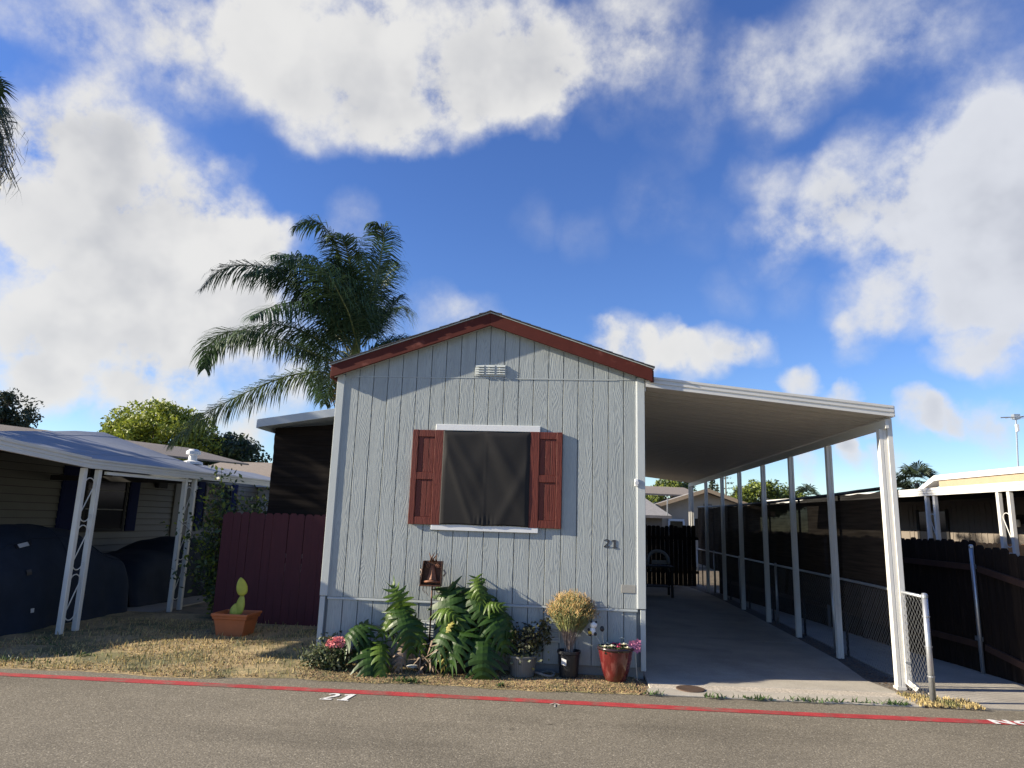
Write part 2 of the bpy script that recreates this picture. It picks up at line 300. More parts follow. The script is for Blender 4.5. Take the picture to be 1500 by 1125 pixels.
M_FOLJ = mat('jade_foliage', (.045, .048, .02), .4, var=.5, vscale=9, trans=.1)
M_FOLP = mat('grey_green_foliage', (.11, .125, .06), .6, var=.45, vscale=7, trans=.2)
M_PINK = mat('pink_flower', (.72, .24, .24), .6, var=.25, vscale=20, trans=.2)
M_ORANGE = mat('orange_leaf_tips', (.46, .29, .10), .6, var=.35, vscale=12, trans=.2)
M_OLIVE = mat('olive_stems', (.22, .235, .09), .6, var=.35, vscale=9, trans=.15)
M_TWIG = mat('pale_twigs', (.27, .21, .17), .8, var=.3, vscale=9)
M_CREAM = mat('cream_petal', (.72, .68, .52), .6, var=.12, vscale=20)
M_MAGENTA = mat('magenta_petal', (.42, .03, .12), .5, var=.2, vscale=20)
M_LILAC = mat('lilac_pink_petal', (.42, .14, .24), .5, var=.35, vscale=25)
M_BLACK = mat('black_enamel', (.015, .015, .018), .35)
M_WHITEG = mat('white_enamel', (.8, .8, .78), .3)
M_YEL = mat('yellow_enamel', (.55, .36, .03), .4)
M_DIGIT = mat('grey_metal_digit', (.06, .062, .066), .4, metal=.3)
M_PLATE = mat('tan_plate', (.33, .32, .28), .6, var=.05)
M_BEIGE = mat('beige_stucco', (.46, .37, .27), .85, var=.06, vscale=2, bump=.15)
M_BEIGEL = mat('tan_panel', (.32, .24, .155), .7, var=.06, vscale=3)
M_BROWNW = mat('taupe_wall', (.17, .145, .12), .75, var=.05)
M_GREYR = mat('grey_roof', (.24, .23, .22), .9, var=.15, vscale=3, fine=.2, fscale=20)
M_TAN_F = mat('fresh_cedar_board', (.52, .25, .085), .75, var=.25, vscale=3, stretch=(5, 5, .5))
M_IRON = mat('cast_iron', (.13, .085, .06), .7, var=.2, metal=.4, bump=.3)
M_LAMPG = mat('frosted_lamp_glass', (.75, .75, .72), .2)
M_PATW = mat('patio_enamel', (.58, .57, .54), .45, var=.04)

# ------------------------------------------------------------------ mesh helpers
class MB:
    def __init__(self): self.v = []; self.f = []; self.mi = []; self.cur = 0
    def add(self, vs, fs):
        o = len(self.v); self.v += [tuple(p) for p in vs]; self.f += [tuple(i+o for i in q) for q in fs]; self.mi += [self.cur]*len(fs); return self
    def box(self, x0, x1, y0, y1, z0, z1):
        return self.add([(x0,y0,z0),(x1,y0,z0),(x1,y1,z0),(x0,y1,z0),(x0,y0,z1),(x1,y0,z1),(x1,y1,z1),(x0,y1,z1)],
                        [(3,2,1,0),(4,5,6,7),(0,1,5,4),(1,2,6,5),(2,3,7,6),(3,0,4,7)])
    def bar(self, a, b, w, h, up=(0, 0, 1)):
        a, b = Vector(a), Vector(b); d = (b-a).normalized(); s = d.cross(Vector(up))
        if s.length < 1e-4: s = d.cross(Vector((0, 1, 0)))
        s.normalize(); u = s.cross(d).normalized(); s = s*(w/2); u = u*(h/2)
        return self.add([a-s-u, a+s-u, a+s+u, a-s+u, b-s-u, b+s-u, b+s+u, b-s+u], [(0,1,2,3),(7,6,5,4),(0,4,5,1),(1,5,6,2),(2,6,7,3),(3,7,4,0)])
    def tube(self, pts, rad, n=8, caps=True):
        pts = [Vector(p) for p in pts]
        if isinstance(rad, (int, float)): rad = [rad]*len(pts)
        vs, fs = [], []; ref = None
        for i, p in enumerate(pts):
            d = (pts[min(i+1, len(pts)-1)]-pts[max(i-1, 0)]).normalized()
            if ref is None:
                ref = d.orthogonal().normalized()
            ref = (ref-d*ref.dot(d)); ref = ref.normalized() if ref.length > 1e-5 else d.orthogonal().normalized()
            b = d.cross(ref)
            for k in range(n):
                t = 2*math.pi*k/n; vs.append(p+(ref*math.cos(t)+b*math.sin(t))*rad[i])
        for i in range(len(pts)-1):
            for k in range(n):
                k2 = (k+1) % n; fs.append((i*n+k, i*n+k2, (i+1)*n+k2, (i+1)*n+k))
        if caps: fs.append(tuple(range(n-1, -1, -1))); fs.append(tuple((len(pts)-1)*n+k for k in range(n)))
        return self.add(vs, fs)
    def lathe(self, prof, n=28, c=(0, 0, 0), sq=0.0):
        vs, fs = [], []
        for r, z in prof:
            for k in range(n):
                t = 2*math.pi*k/n; vs.append((c[0]+r*math.cos(t), c[1]+r*math.sin(t), c[2]+z))
        for i in range(len(prof)-1):
            for k in range(n):
                k2 = (k+1) % n; fs.append((i*n+k, i*n+k2, (i+1)*n+k2, (i+1)*n+k))
        return self.add(vs, fs)
    def ball(self, c, r, n=10, m=7, sc=(1, 1, 1)):
        vs, fs = [], []
        for i in range(m+1):
            p = math.pi*i/m
            for k in range(n):
                t = 2*math.pi*k/n; vs.append((c[0]+r*sc[0]*math.sin(p)*math.cos(t), c[1]+r*sc[1]*math.sin(p)*math.sin(t), c[2]+r*sc[2]*math.cos(p)))
        for i in range(m):
            for k in range(n):
                k2 = (k+1) % n; fs.append((i*n+k, (i+1)*n+k, (i+1)*n+k2, i*n+k2))
        return self.add(vs, fs)
    def prism(self, poly, y0, y1):
        """poly in XZ, extruded along Y."""
        n = len(poly); vs = [(x, y0, z) for x, z in poly]+[(x, y1, z) for x, z in poly]
        return self.add(vs, [tuple(range(n)), tuple(range(2*n-1, n-1, -1))]+[(i, i+n, (i+1) % n+n, (i+1) % n) for i in range(n)])
    def prism_z(self, poly, z0, z1):
        n = len(poly); vs = [(x, y, z0) for x, y in poly]+[(x, y, z1) for x, y in poly]
        return self.add(vs, [tuple(range(n-1, -1, -1)), tuple(range(n, 2*n))]+[(i, (i+1) % n, (i+1) % n+n, i+n) for i in range(n)])
    def prism_x(self, poly, x0, x1):
        n = len(poly); vs = [(x0, y, z) for y, z in poly]+[(x1, y, z) for y, z in poly]
        return self.add(vs, [tuple(range(n-1, -1, -1)), tuple(range(n, 2*n))]+[(i, (i+1) % n, (i+1) % n+n, i+n) for i in range(n)])
    def grid(self, fn, nu, nv):
        vs = [fn(i/nu, j/nv) for j in range(nv+1) for i in range(nu+1)]
        return self.add(vs, [(j*(nu+1)+i, j*(nu+1)+i+1, (j+1)*(nu+1)+i+1, (j+1)*(nu+1)+i) for j in range(nv) for i in range(nu)])
    def mesh(self, name, mats, org=(0, 0, 0), smooth=False):
        me = bpy.data.meshes.new(name)
        v = np.array(self.v, float).reshape(-1, 3)-np.array(org)
        me.from_pydata(v.tolist(), [], self.f)
        for m in (mats if isinstance(mats, (list, tuple)) else [mats]): me.materials.append(m)
        if max(self.mi, default=0): me.polygons.foreach_set('material_index', self.mi)
        if smooth: me.polygons.foreach_set('use_smooth', [True]*len(me.polygons))
        me.update(); return me
    def build(self, name, mats, parent=None, org=None, smooth=False, bevel=0.0, solid=0.0):
        """Links ONE object; under a parent the points are taken relative to the thing's base."""
        if parent is not None: o_ = base_of(parent)
        else: o_ = org or (0, 0, 0)
        ob = bpy.data.objects.new(name, self.mesh(name, mats, o_, smooth)); COL.objects.link(ob)
        if parent is not None: ob.parent = parent
        else: ob.location = o_
        if bevel:
            md = ob.modifiers.new('b', 'BEVEL'); md.width = bevel; md.segments = 1; md.limit_method = 'ANGLE'
        if solid:
            md = ob.modifiers.new('s', 'SOLIDIFY'); md.thickness = solid
        return ob

def base_of(o):
    while o.parent is not None: o = o.parent
    return tuple(o.location)
def tag(o, label, cat, group=None):
    o['label'] = label; o['category'] = cat
    if group: o['group'] = group
    return o
def thing(name, loc, label, cat, group=None):
    o = bpy.data.objects.new(name, None); COL.objects.link(o); o.location = loc; o.empty_display_size = .2
    return tag(o, label, cat, group)
def structure(o): o['kind'] = 'structure'; return o
def stuff(o): o['kind'] = 'stuff'; return o
def place(name, me, parent, loc, rot=(0, 0, 0)):
    """One more piece that shares mesh data; loc in world."""
    ob = bpy.data.objects.new(name, me); COL.objects.link(ob); ob.parent = parent
    b = base_of(parent); ob.location = (loc[0]-b[0], loc[1]-b[1], loc[2]-b[2]); ob.rotation_euler = rot
    return ob
def copy_thing(o, loc, rotz, label, group=None):
    def rec(s, par):
        c = s.copy(); COL.objects.link(c)
        if par is not None: c.parent = par
        for ch in list(s.children): rec(ch, c)
        return c
    r = rec(o, None); r.location = loc; r.rotation_euler = (0, 0, rotz); r['label'] = label
    if group: r['group'] = group
    return r
def np_mesh(name, V, F, mats, mi=None, smooth=False):
    me = bpy.data.meshes.new(name); nv, nf = len(V), len(F); k = F.shape[1]
    me.vertices.add(nv); me.vertices.foreach_set('co', np.asarray(V, np.float32).ravel())
    me.loops.add(nf*k); me.loops.foreach_set('vertex_index', np.asarray(F, np.int32).ravel())
    me.polygons.add(nf); me.polygons.foreach_set('loop_start', np.arange(0, nf*k, k, dtype=np.int32)); me.polygons.foreach_set('loop_total', np.full(nf, k, np.int32))
    for m in mats: me.materials.append(m)
    if mi is not None: me.polygons.foreach_set('material_index', np.asarray(mi, np.int32))
    me.update(calc_edges=True); me.validate(); return me

def leaf_cloud(cent, size, rng, aspect=2.2, droop=0.3):
    """Small leaf quads (diamonds) at the given centres, random orientation."""
    n = len(cent); d = rng.normal(size=(n, 3)); d[:, 2] -= droop; d /= np.linalg.norm(d, axis=1)[:, None]
    e = rng.normal(size=(n, 3)); e -= d*(e*d).sum(1)[:, None]; e /= np.linalg.norm(e, axis=1)[:, None]
    s = size*rng.uniform(.6, 1.35, n)[:, None]
    a = cent-d*s; b = cent+e*s/aspect; c = cent+d*s; f = cent-e*s/aspect
    V = np.stack([a, b, c, f], 1).reshape(-1, 3); F = np.arange(4*n).reshape(-1, 4); return V, F
def clump_points(center, radii, n_clumps, per, clump_r, rng, shell=.55, zmin=None):
    u = rng.normal(size=(n_clumps, 3)); u /= np.linalg.norm(u, axis=1)[:, None]
    r = rng.uniform(shell, 1.0, n_clumps)[:, None]
    cc = np.array(center)+u*r*np.array(radii)
    if zmin is not None: cc = cc[cc[:, 2] > zmin]
    k = len(cc); cr = clump_r*rng.uniform(.6, 1.4, k)
    p = rng.normal(size=(k, per, 3)); p /= np.linalg.norm(p, axis=2)[:, :, None]; p *= (rng.uniform(0, 1, (k, per, 1))**.4)
    return (cc[:, None, :]+p*cr[:, None, None]*np.array([1, 1, .75])).reshape(-1, 3), cc

def tree(name, loc, label, trunk_r, center, radii, n_clumps, per, clump_r, leaf, mats, group=None, seed=1, cat='tree', shell=.55):
    rng = np.random.default_rng(seed)
    t = thing(name, loc, label, cat, group)
    P, cc = clump_points(center, radii, n_clumps, per, clump_r, rng, shell)
    V, F = leaf_cloud(P, leaf, rng)
    me = np_mesh('crown', V-np.array(loc), F, mats, mi=rng.integers(0, len(mats), len(F)))
    c = bpy.data.objects.new('crown', me); COL.objects.link(c); c.parent = t
    b = MB(); mid = Vector(center)-Vector((0, 0, radii[2]*.3)); b0 = Vector(loc)
    b.tube([b0, b0.lerp(mid, .5)+Vector((.05, .04, 0)), mid], [trunk_r, trunk_r*.75, trunk_r*.5], 8)
    for q in cc[rng.choice(len(cc), min(16, len(cc)), replace=False)]:
        b.tube([mid-Vector((0, 0, radii[2]*.2)), mid.lerp(Vector(q), .5)+Vector((0, 0, .1)), Vector(q)], [trunk_r*.35, trunk_r*.2, trunk_r*.05], 5)
    b.build('trunk', M_BARK, t, smooth=True)
    return t

# ------------------------------------------------------------------ ground, road, drive
structure(MB().grid(lambda u, v: ((u-.5)*900, (v-.5)*900+100, 0), 4, 4).build('ground', M_EARTH))
def road_edge(x):
    return (7.98 if x < -4.3 else 7.98+(x+4.3)*.2 if x < -3.1 else 8.21+.02*(x+3.1)) + .035*math.sin(x*3.1)+.02*math.sin(x*9.7+1)
xs = np.concatenate([[-60, -30, -15], np.arange(-9, .95, .12)])
rd = MB(); pts = []
lx = list(xs)+[.97]
for a, b_ in zip(lx[:-1], lx[1:]):
    rd.add([(a, -30, .004), (b_, -30, .004), (b_, road_edge(b_)+.03*random.random() if b_ < .95 else 8.30, .004), (a, road_edge(a)+.0, .004)], [(0, 1, 2, 3)])
rd.add([(.97, -30, .004), (60, -30, .004), (60, 8.9, .004), (4.9, 8.52, .004), (3.9, 8.43, .004), (.97, 8.33, .004)], [(0, 1, 2, 3, 4, 5)])
structure(rd.build('road', M_ASPH))
# dead lawn sheet
lw = MB()
ys = [0, .03, .1, .25, .5, 1.0]
def lawn_z(x, y): return .012+.035*max(0, min(1, (y-8.2)/1.2))*(1 if x < -3.0 else .35)
cols = list(np.arange(-9.2, .96, .2))
for a, b_ in zip(cols[:-1], cols[1:]):
    ya, yb = road_edge(a), road_edge(b_); top = 12.4 if a < -3.3 else 9.16
    rows = [0, .02, .06, .15, .3, .5, .75, 1]
    for r0, r1 in zip(rows[:-1], rows[1:]):
        q = []
        for (x, y0, r) in ((a, ya, r0), (b_, yb, r0), (b_, yb, r1), (a, ya, r1)):
            y = y0+(top-y0)*r; q.append((x, y, lawn_z(x, y) if r > 0 else .006))
        lw.add(q, [(0, 1, 2, 3)])
structure(lw.build('lawn', M_LAWN, smooth=True))
# painted line, numbers, arrow
rl = MB()
def line_y(x): return 7.685+.0215*(x+6.4)+(.03 if x > 2.5 else 0)*(x-2.5)
lx = np.arange(-30, 30, .3)
for a, b_ in zip(lx[:-1], lx[1:]):
    wa = .078+.006*math.sin(a*2.3); wb = .078+.006*math.sin(b_*2.3)
    rl.add([(a, line_y(a)-wa, .008), (b_, line_y(b_)-wb, .008), (b_, line_y(b_)+wb, .008), (a, line_y(a)+wa, .008)], [(0, 1, 2, 3)])
o = rl.build('red_line', M_REDLINE); structure(o)
def ribbon(path, widths, z, T):
    """flat stroke: path of 2D points with widths; T maps 2D to the ground plane or a wall"""
    v = []; f = []
    for i, (x, y) in enumerate(path):
        a = path[max(0, i-1)]; b = path[min(len(path)-1, i+1)]; dx, dy = b[0]-a[0], b[1]-a[1]; l = math.hypot(dx, dy) or 1
        nx, ny = -dy/l*widths[i]/2, dx/l*widths[i]/2; v += [T(x+nx, y+ny), T(x-nx, y-ny)]
    for i in range(len(path)-1): f.append((2*i, 2*i+1, 2*i+3, 2*i+2))
    return v, f
def digit2():
    p = []; w = []
    for k in range(11):
        t = math.radians(165-k*20); p.append((.36+.26*math.cos(t), .72+.21*math.sin(t))); w.append(.11+.10*(k/10 if k < 8 else .7))
    p += [(.40, .40), (.24, .22), (.12, .10)]; w += [.15, .12, .10]
    return (p, w), ([(.06, .085), (.40, .085), (.70, .10)], [.17, .17, .15])
def put_digits(mb, org, h, wx, T):
    for path, w in digit2():
        v, f = ribbon([(x*wx, y*h) for x, y in path], [q*h*.95 for q in w], 0, T); mb.add(v, f)
def T_road(x, y): return (-2.585+x+y*.12, 7.385+y, .010)
d = MB(); put_digits(d, None, .27, .19, T_road); d.build('road_number_two', M_WLINE)
bpy.data.objects['road_number_two'].name = 'painted_digit'
tag(bpy.data.objects['painted_digit'], 'white painted numeral 2 on the asphalt beside the red line', 'road marking', 'painted lot number on the road')
d = MB()
for path, w in (([(.10, .0), (.10, .27)], [.062, .062]), ([(.03, .215), (.10, .25)], [.04, .03]), ([(.04, .012), (.16, .012)], [.03, .03])):
    v, f = ribbon(path, w, 0, lambda x, y: (-2.43+x+y*.12, 7.39+y, .010+(.001 if len(path) == 2 and path[0][0] != .10 else 0))); d.add(v, f)
tag(d.build('painted_digit', M_WLINE), 'white painted numeral 1 on the asphalt below the red line', 'road marking', 'painted lot number on the road')
d = MB(); d.add([(-.148, 7.60, .010), (-.13, 7.60, .010), (-.13, 7.715, .010), (-.148, 7.715, .010)], [(0, 1, 2, 3)])
d.add([(-.20, 7.70, .011), (-.14, 7.765, .011), (-.08, 7.70, .011), (-.095, 7.682, .011), (-.14, 7.735, .011), (-.185, 7.682, .011)], [(0, 1, 4, 5), (1, 2, 3, 4)])
tag(d.build('painted_arrow', M_WFADE), 'small faded white arrow painted below the red line', 'road marking')
fc = bpy.data.curves.new('lettering', 'FONT'); fc.body = 'NO PARKING'; fc.size = .215; fc.offset = .009; fc.space_character = 1.15; fc.materials.append(M_WLINE)
fo = bpy.data.objects.new('painted_lettering', fc); COL.objects.link(fo); fo.location = (4.34, line_y(4.4)-.075, .013); fo.rotation_euler = (0, 0, .045); fo.scale = (1.35, 1, 1)
bpy.context.view_layer.update(); me_ = bpy.data.meshes.new_from_object(fo.evaluated_get(bpy.context.evaluated_depsgraph_get()))
f2 = bpy.data.objects.new('lettering', me_); COL.objects.link(f2); f2.matrix_world = fo.matrix_world; bpy.data.objects.remove(fo); fo = f2; fo.name = 'painted_lettering'
tag(fo, 'white NO PARKING lettering painted over the red line', 'road marking')

# driveway
drv = bpy.data.objects.new('driveway', None); COL.objects.link(drv); structure(drv)
def slab(name, poly, m, parent, z0=.0, z1=.03):
    o = MB().prism_z(poly, z0, z1).build(name, m, parent, bevel=.006); structure(o) if parent is None else None; return o
slab('concrete_slab', [(.86, 8.34), (3.92, 8.44), (4.02, 8.62), (3.98, 8.80), (.93, 8.62)], M_CONC, drv, 0, .022)
slab('concrete_slab', [(.95, 8.626), (3.975, 8.806), (3.90, 9.02), (.95, 8.86)], M_CONC2, drv, 0, .025)
slab('concrete_slab', [(.95, 8.866), (3.90, 9.026), (3.80, 9.64), (3.94, 10.99), (3.97, 12.4), (.95, 12.4)], M_CONC, drv, 0, .028)
slab('concrete_slab', [(.95, 12.41), (3.97, 12.41), (4.0, 16.4), (.95, 16.4)], M_CONC, drv, 0, .028)
slab('concrete_slab', [(.95, 16.41), (4.0, 16.41), (3.95, 20.0), (3.7, 22.6), (.95, 22.6)], M_CONC, drv, 0, .028)
# gravel strip, side path, neighbour's strip
structure(MB().prism_z([(3.93, 8.50), (4.25, 8.5), (4.3, 24), (3.7, 24), (3.99, 16), (3.96, 11), (3.82, 9.64), (4.0, 8.9)], 0, .015).build('gravel_strip', M_GRAVEL))
structure(MB().prism_z([(4.30, 8.50), (5.05, 8.53), (6.6, 8.60), (6.2, 9.3), (5.72, 10.8), (5.3, 13.0), (4.6, 22), (4.3, 22)], 0, .020).build('side_path', M_CONC))
structure(MB().prism_z([(-12, 8.0), (-7.85, 8.6), (-7.62, 9.6), (-7.66, 13.1), (-7.66, 20), (-12, 20)], 0, .024).build('parking_pad', M_CONCD))

# drain cover
dc = thing('drain_cover', (1.42, 8.66, .028), 'round rusty iron drain cover in the driveway apron', 'drain cover')
MB().lathe([(.165, -.01), (.165, .005), (.15, .008), (.15, .003)], 32, (1.42, 8.66, .026)).build('rim', M_IRON, dc)
g = MB()
for i in range(-6, 7):
    y = i*.0215; hw = math.sqrt(max(.0, .148**2-y*y))
    g.box(1.42-hw, 1.42+hw, 8.66+y-.0068, 8.66+y+.0068, .026, .033)
g.build('grate_bars', M_IRON, dc)
MB().lathe([(0, 0), (.149, 0)], 24, (1.42, 8.66, .0265)).build('pit', M_DARK, dc)

# ------------------------------------------------------------------ the mobile home
HX0, HX1, HY, HYB = -3.27, .95, 9.135, 22.5
PKX, PKZ, SLP = -1.145, 4.56, .345
def gable_z(x): return PKZ-SLP*abs(x-PKX)
home = thing('mobile_home', (-1.15, 9.135, 0), 'pale blue-grey mobile home with maroon gable trim and black covered window', 'house')
MB().prism([(HX0+.02, .14), (HX1-.02, .14), (HX1-.02, gable_z(HX1-.02)), (PKX, PKZ), (HX0+.02, gable_z(HX0+.02))], HY+.022, HYB).build('body', M_BACK, home)
MB().box(HX0+.05, HX1-.02, HY+.03, HYB, 0, .138).build('foundation', M_CONCD, home)
for xa in (HX0-.004, HX1-.018):
    MB().box(xa, xa+.022, HY+.024, HYB+.01, .14, gable_z(xa)-.02).build('side_wall', M_SIDING, home)
PITCH = .2032
edges = []
x = HX0+.095
while x < HX1-.1:
    edges.append((x, min(x+PITCH, HX1-.1))); x += PITCH
for a, b_ in edges:
    if b_-a < .03: continue
    g = .0045; yo = random.uniform(-.0012, .0012)
    MB().box(a+g, b_-g, HY+yo, HY+.022, .835, 3.795).build('siding_board', M_SIDING, home, bevel=.003)
    MB().prism([(a+g, 3.806), (b_-g, 3.806), (b_-g, gable_z(b_-g)-.0)] + ([(PKX, PKZ)] if a < PKX < b_ else []) + [(a+g, gable_z(a+g))], HY+yo-.002, HY+.022).build('gable_board', M_SIDING, home)
for a, b_ in edges:
    if b_-a < .03: continue
    yo = random.uniform(-.002, .002)
    MB().box(a+.0045, b_-.0045, HY+.004+yo, HY+.022, .135+random.uniform(-.006, .006), .80).build('skirting_board', M_SIDING, home, bevel=.003)
MB().box(HX0+.09, HX1-.09, HY-.012, HY+.02, .801, .822).build('skirting_trim', M_TRIM, home, bevel=.003)
MB().box(HX0+.09, HX1-.09, HY-.003, HY+.02, .8235, .832).build('drip_flashing', M_TRIM, home)
MB().box(HX0+.09, HX1-.09, HY-.004, HY+.02, 3.796, 3.805).build('gable_flashing', M_TRIM, home)
MB().box(-.75, .6, HY-.007, HY-.004, 3.788, 3.793).build('cable_run', M_TRIM, home)
# corner boards
for xa, xb in ((HX0-.014, HX0+.09), (HX1-.09, HX1+.014)):
    MB().box(xa, xb, HY-.018, HY+.06, .84, gable_z(xa if xa < -1 else xb)-.0).build('corner_board', M_TRIM, home, bevel=.004)
    MB().box(xa+.004 if xa < -1 else xa+.035, xb-.03 if xa < -1 else xb-.004, HY-.010, HY+.06, .10 if xa > 0 else .2, .832).build('lower_corner_board', M_TRIM, home, bevel=.004)
MB().box(HX0+.0905, HX0+.102, HY-.006, HY+.01, .84, 3.79).build('caulk_strip', M_TRIM, home)
MB().box(HX1-.104, HX1-.0905, HY-.007, HY+.01, .84, 3.79).build('caulk_strip', M_WHITE, home)
# rake fascia
FY0, FY1 = HY-.124, HY-.086
for s in (-1, 1):
    xe = PKX+s*2.205; z0 = PKZ-.04; zt = z0+.175
    e = SLP*2.205
    MB().prism([(PKX, z0), (xe, z0-e), (xe, zt-e), (PKX, zt)] if s > 0 else [(xe, z0-e), (PKX, z0), (PKX, zt), (xe, zt-e)], FY0, FY1).build('rake_fascia', M_FASCIA, home, bevel=.004)
    # soffit board behind the fascia
    MB().prism([(PKX, z0+.02), (xe, z0+.02-e), (xe, z0+.035-e), (PKX, z0+.035)] if s > 0 else [(xe, z0+.02-e), (PKX, z0+.02), (PKX, z0+.035), (xe, z0+.035-e)], FY1, HY+.02).build('soffit', M_TRIM, home)
    MB().prism([(PKX, zt-.02), (xe, zt-.02-e), (xe, zt+.0-e), (PKX, zt)] if s > 0 else [(xe, zt-.02-e), (PKX, zt-.02), (PKX, zt), (xe, zt-e)], FY1+.001, HYB+.1).build('roof_deck', M_TRIM, home)
    MB().prism([(PKX, zt+.001), (xe+s*.02, zt+.001-e-.007), (xe+s*.02, zt+.014-e-.007), (PKX, zt+.014)] if s > 0 else [(xe+s*.02, zt+.001-e-.007), (PKX, zt+.001), (PKX, zt+.014), (xe+s*.02, zt+.014-e-.007)], FY0-.012, HYB+.1).build('drip_edge', M_TRIM, home)
    MB().box(xe-.02 if s < 0 else xe-.018, xe+.018 if s < 0 else xe+.02, FY1+.002, HYB+.1, z0-e, zt-e-.022).build('eave_fascia', M_FASCIA, home)
    ncr = 16
    for k in range(ncr):
        d0, d1 = 2.225*(1-k/ncr)+.008, 2.225*(1-(k+1)/ncr)-.05
        d1 = max(d1, 0)
        xa, xb = PKX+s*d0, PKX+s*d1; za, zb = zt+.014-SLP*d0, zt+.014-SLP*d1
        yj = FY0-.022-random.uniform(0, .014)
        MB().prism([(xa, za+.005), (xb, zb+.003), (xb, zb+.012), (xa, za+.021)] if s < 0 else [(xb, zb+.003), (xa, za+.005), (xa, za+.021), (xb, zb+.012)], yj, HYB+.12).build('shingle_course', M_SHINGLE, home)
MB().prism([(PKX-.16, zt+.028-.055), (PKX, zt+.036), (PKX+.16, zt+.028-.055), (PKX+.16, zt-.01), (PKX, zt+.02), (PKX-.16, zt-.01)][::-1], FY0-.03, HYB+.12).build('ridge_cap', M_SHINGLE, home)
# gable vent
vt = MB().box(-1.345, -.915, HY-.014, HY-.003, 3.825, 3.985).build('gable_vent', M_TRIM, home, bevel=.003)
g = MB()
for cx in (-1.275, -1.13, -.985):
    for k in range(4):
        z = 3.85+k*.034
        g.prism_x([(HY-.036, z), (HY-.0142, z+.012), (HY-.0142, z+.026), (HY-.032, z+.01)], cx-.058, cx+.058)
g.build('louvre', M_TRIM, vt)
# skirting vents
for cx, cz in ((-1.905, .48), (-.30, .50)):
    f = MB().box(cx-.19, cx+.19, HY-.012, HY-.001, cz-.11, cz+.105).build('skirting_vent', M_TRIM, home, bevel=.003)
    g = MB()
    for ox in (-.118, 0, .118):
        for k in range(6):
            z = cz-.09+k*.03
            g.prism_x([(HY-.030, z), (HY-.0122, z+.010), (HY-.0122, z+.022), (HY-.027, z+.008)], cx+ox-.048, cx+ox+.048)
    g.build('louvre', M_TRIM, f)
# window: casing, pane, shutters, cover
wn = MB().box(-1.80, -.47, HY-.004, HY+.02, 1.80, 3.08).build('window', M_DARK, home)
MB().box(-1.845, -.425, HY-.030, HY-.0005, 3.062, 3.145).build('head_casing', M_WHITE, wn, bevel=.004)
MB().box(-1.845, -.425, HY-.033, HY-.0005, 1.735, 1.815).build('sill_casing', M_WHITE, wn, bevel=.004)
MB().box(-1.72, -.55, HY-.012, HY-.006, 1.82, 3.06).build('pane', M_GLASS, wn)
def shutter(x0, x1, inner):
    z0, z1 = 1.80, 3.065
    sh = MB().box(x0+.01, x1-.01, HY-.018, HY-.0008, z0+.01, z1-.01).build('shutter', M_RED, home)
    wo, wi = .075, .125
    l = wi if inner == 'l' else wo; r = wi if inner == 'r' else wo
    yf, yb = HY-.037, HY-.0185
    MB().box(x0, x0+l, yf, yb, z0, z1).build('stile', M_RED, sh, bevel=.003)
    MB().box(x1-r, x1, yf, yb, z0, z1).build('stile', M_RED, sh, bevel=.003)
    for a, b2 in ((z0+.002, z0+.10), (2.395, 2.49), (z1-.095, z1-.002)):
        MB().box(x0+l+.001, x1-r-.001, yf+.002, yb, a, b2).build('rail', M_RED, sh, bevel=.003)
    n = 3; w = (x1-r-x0-l-.01)/n
    for k in range(n):
        for a, b2 in ((z0+.103, 2.392), (2.493, z1-.098)):
            MB().box(x0+l+.005+k*w+.003, x0+l+.005+(k+1)*w-.003, HY-.024, HY-.0185, a, b2).build('slat', M_RED, sh, bevel=.002)
shutter(-2.155, -1.725, 'r'); shutter(-.555, -.125, 'l')
def cover_pt(u, v):
    # two panels hung from three points, with slack swags
    z = 1.805+v*(1.25); x = -1.735+u*1.185
    half = u*2 if u < .5 else (u-.5)*2
    sag = 4*half*(1-half)
    s1 = math.sin((v*3.4+sag*1.15+ (0.4 if u < .5 else 1.3))*2.6)*(.35+.65*v)
    r1 = math.exp(-((v-1+.75*half-(.1 if u < .5 else .0))/.11)**2) + .8*math.exp(-((v-.78+.85*(half-.15))/.13)**2)
    r2 = math.exp(-((v-.15-.9*(half-.45))/.12)**2) if u > .5 else math.exp(-((v-.75+1.2*abs(half-.12))/.10)**2)
    seam = math.exp(-((u-.5)/.012)**2)
    edge = min(1, u/.04, (1-u)/.04, (1-v)/.05+.1)
    bl = math.exp(-((v-.045)/.05)**2-((u-.5)/.10)**2)
    sm_ = math.sin(math.pi*half)**.5 if 0 < half < 1 else 0
    y = HY-.037-.010*edge-(.004*s1+.009*r1+.007*r2)*edge*sm_-.002*seam-.005*bl*math.sin(u*130)
    if v > .97: z -= .012*sag
    if v < .03: z += .01*sag
    return (x, y, z)
cv = MB().grid(cover_pt, 72, 60).build('window_cover', M_COVER, org=(-1.14, HY-.05, 1.8), smooth=True, solid=.003)
tag(cv, 'slack black vinyl cover hung over the front window between maroon shutters', 'window cover')
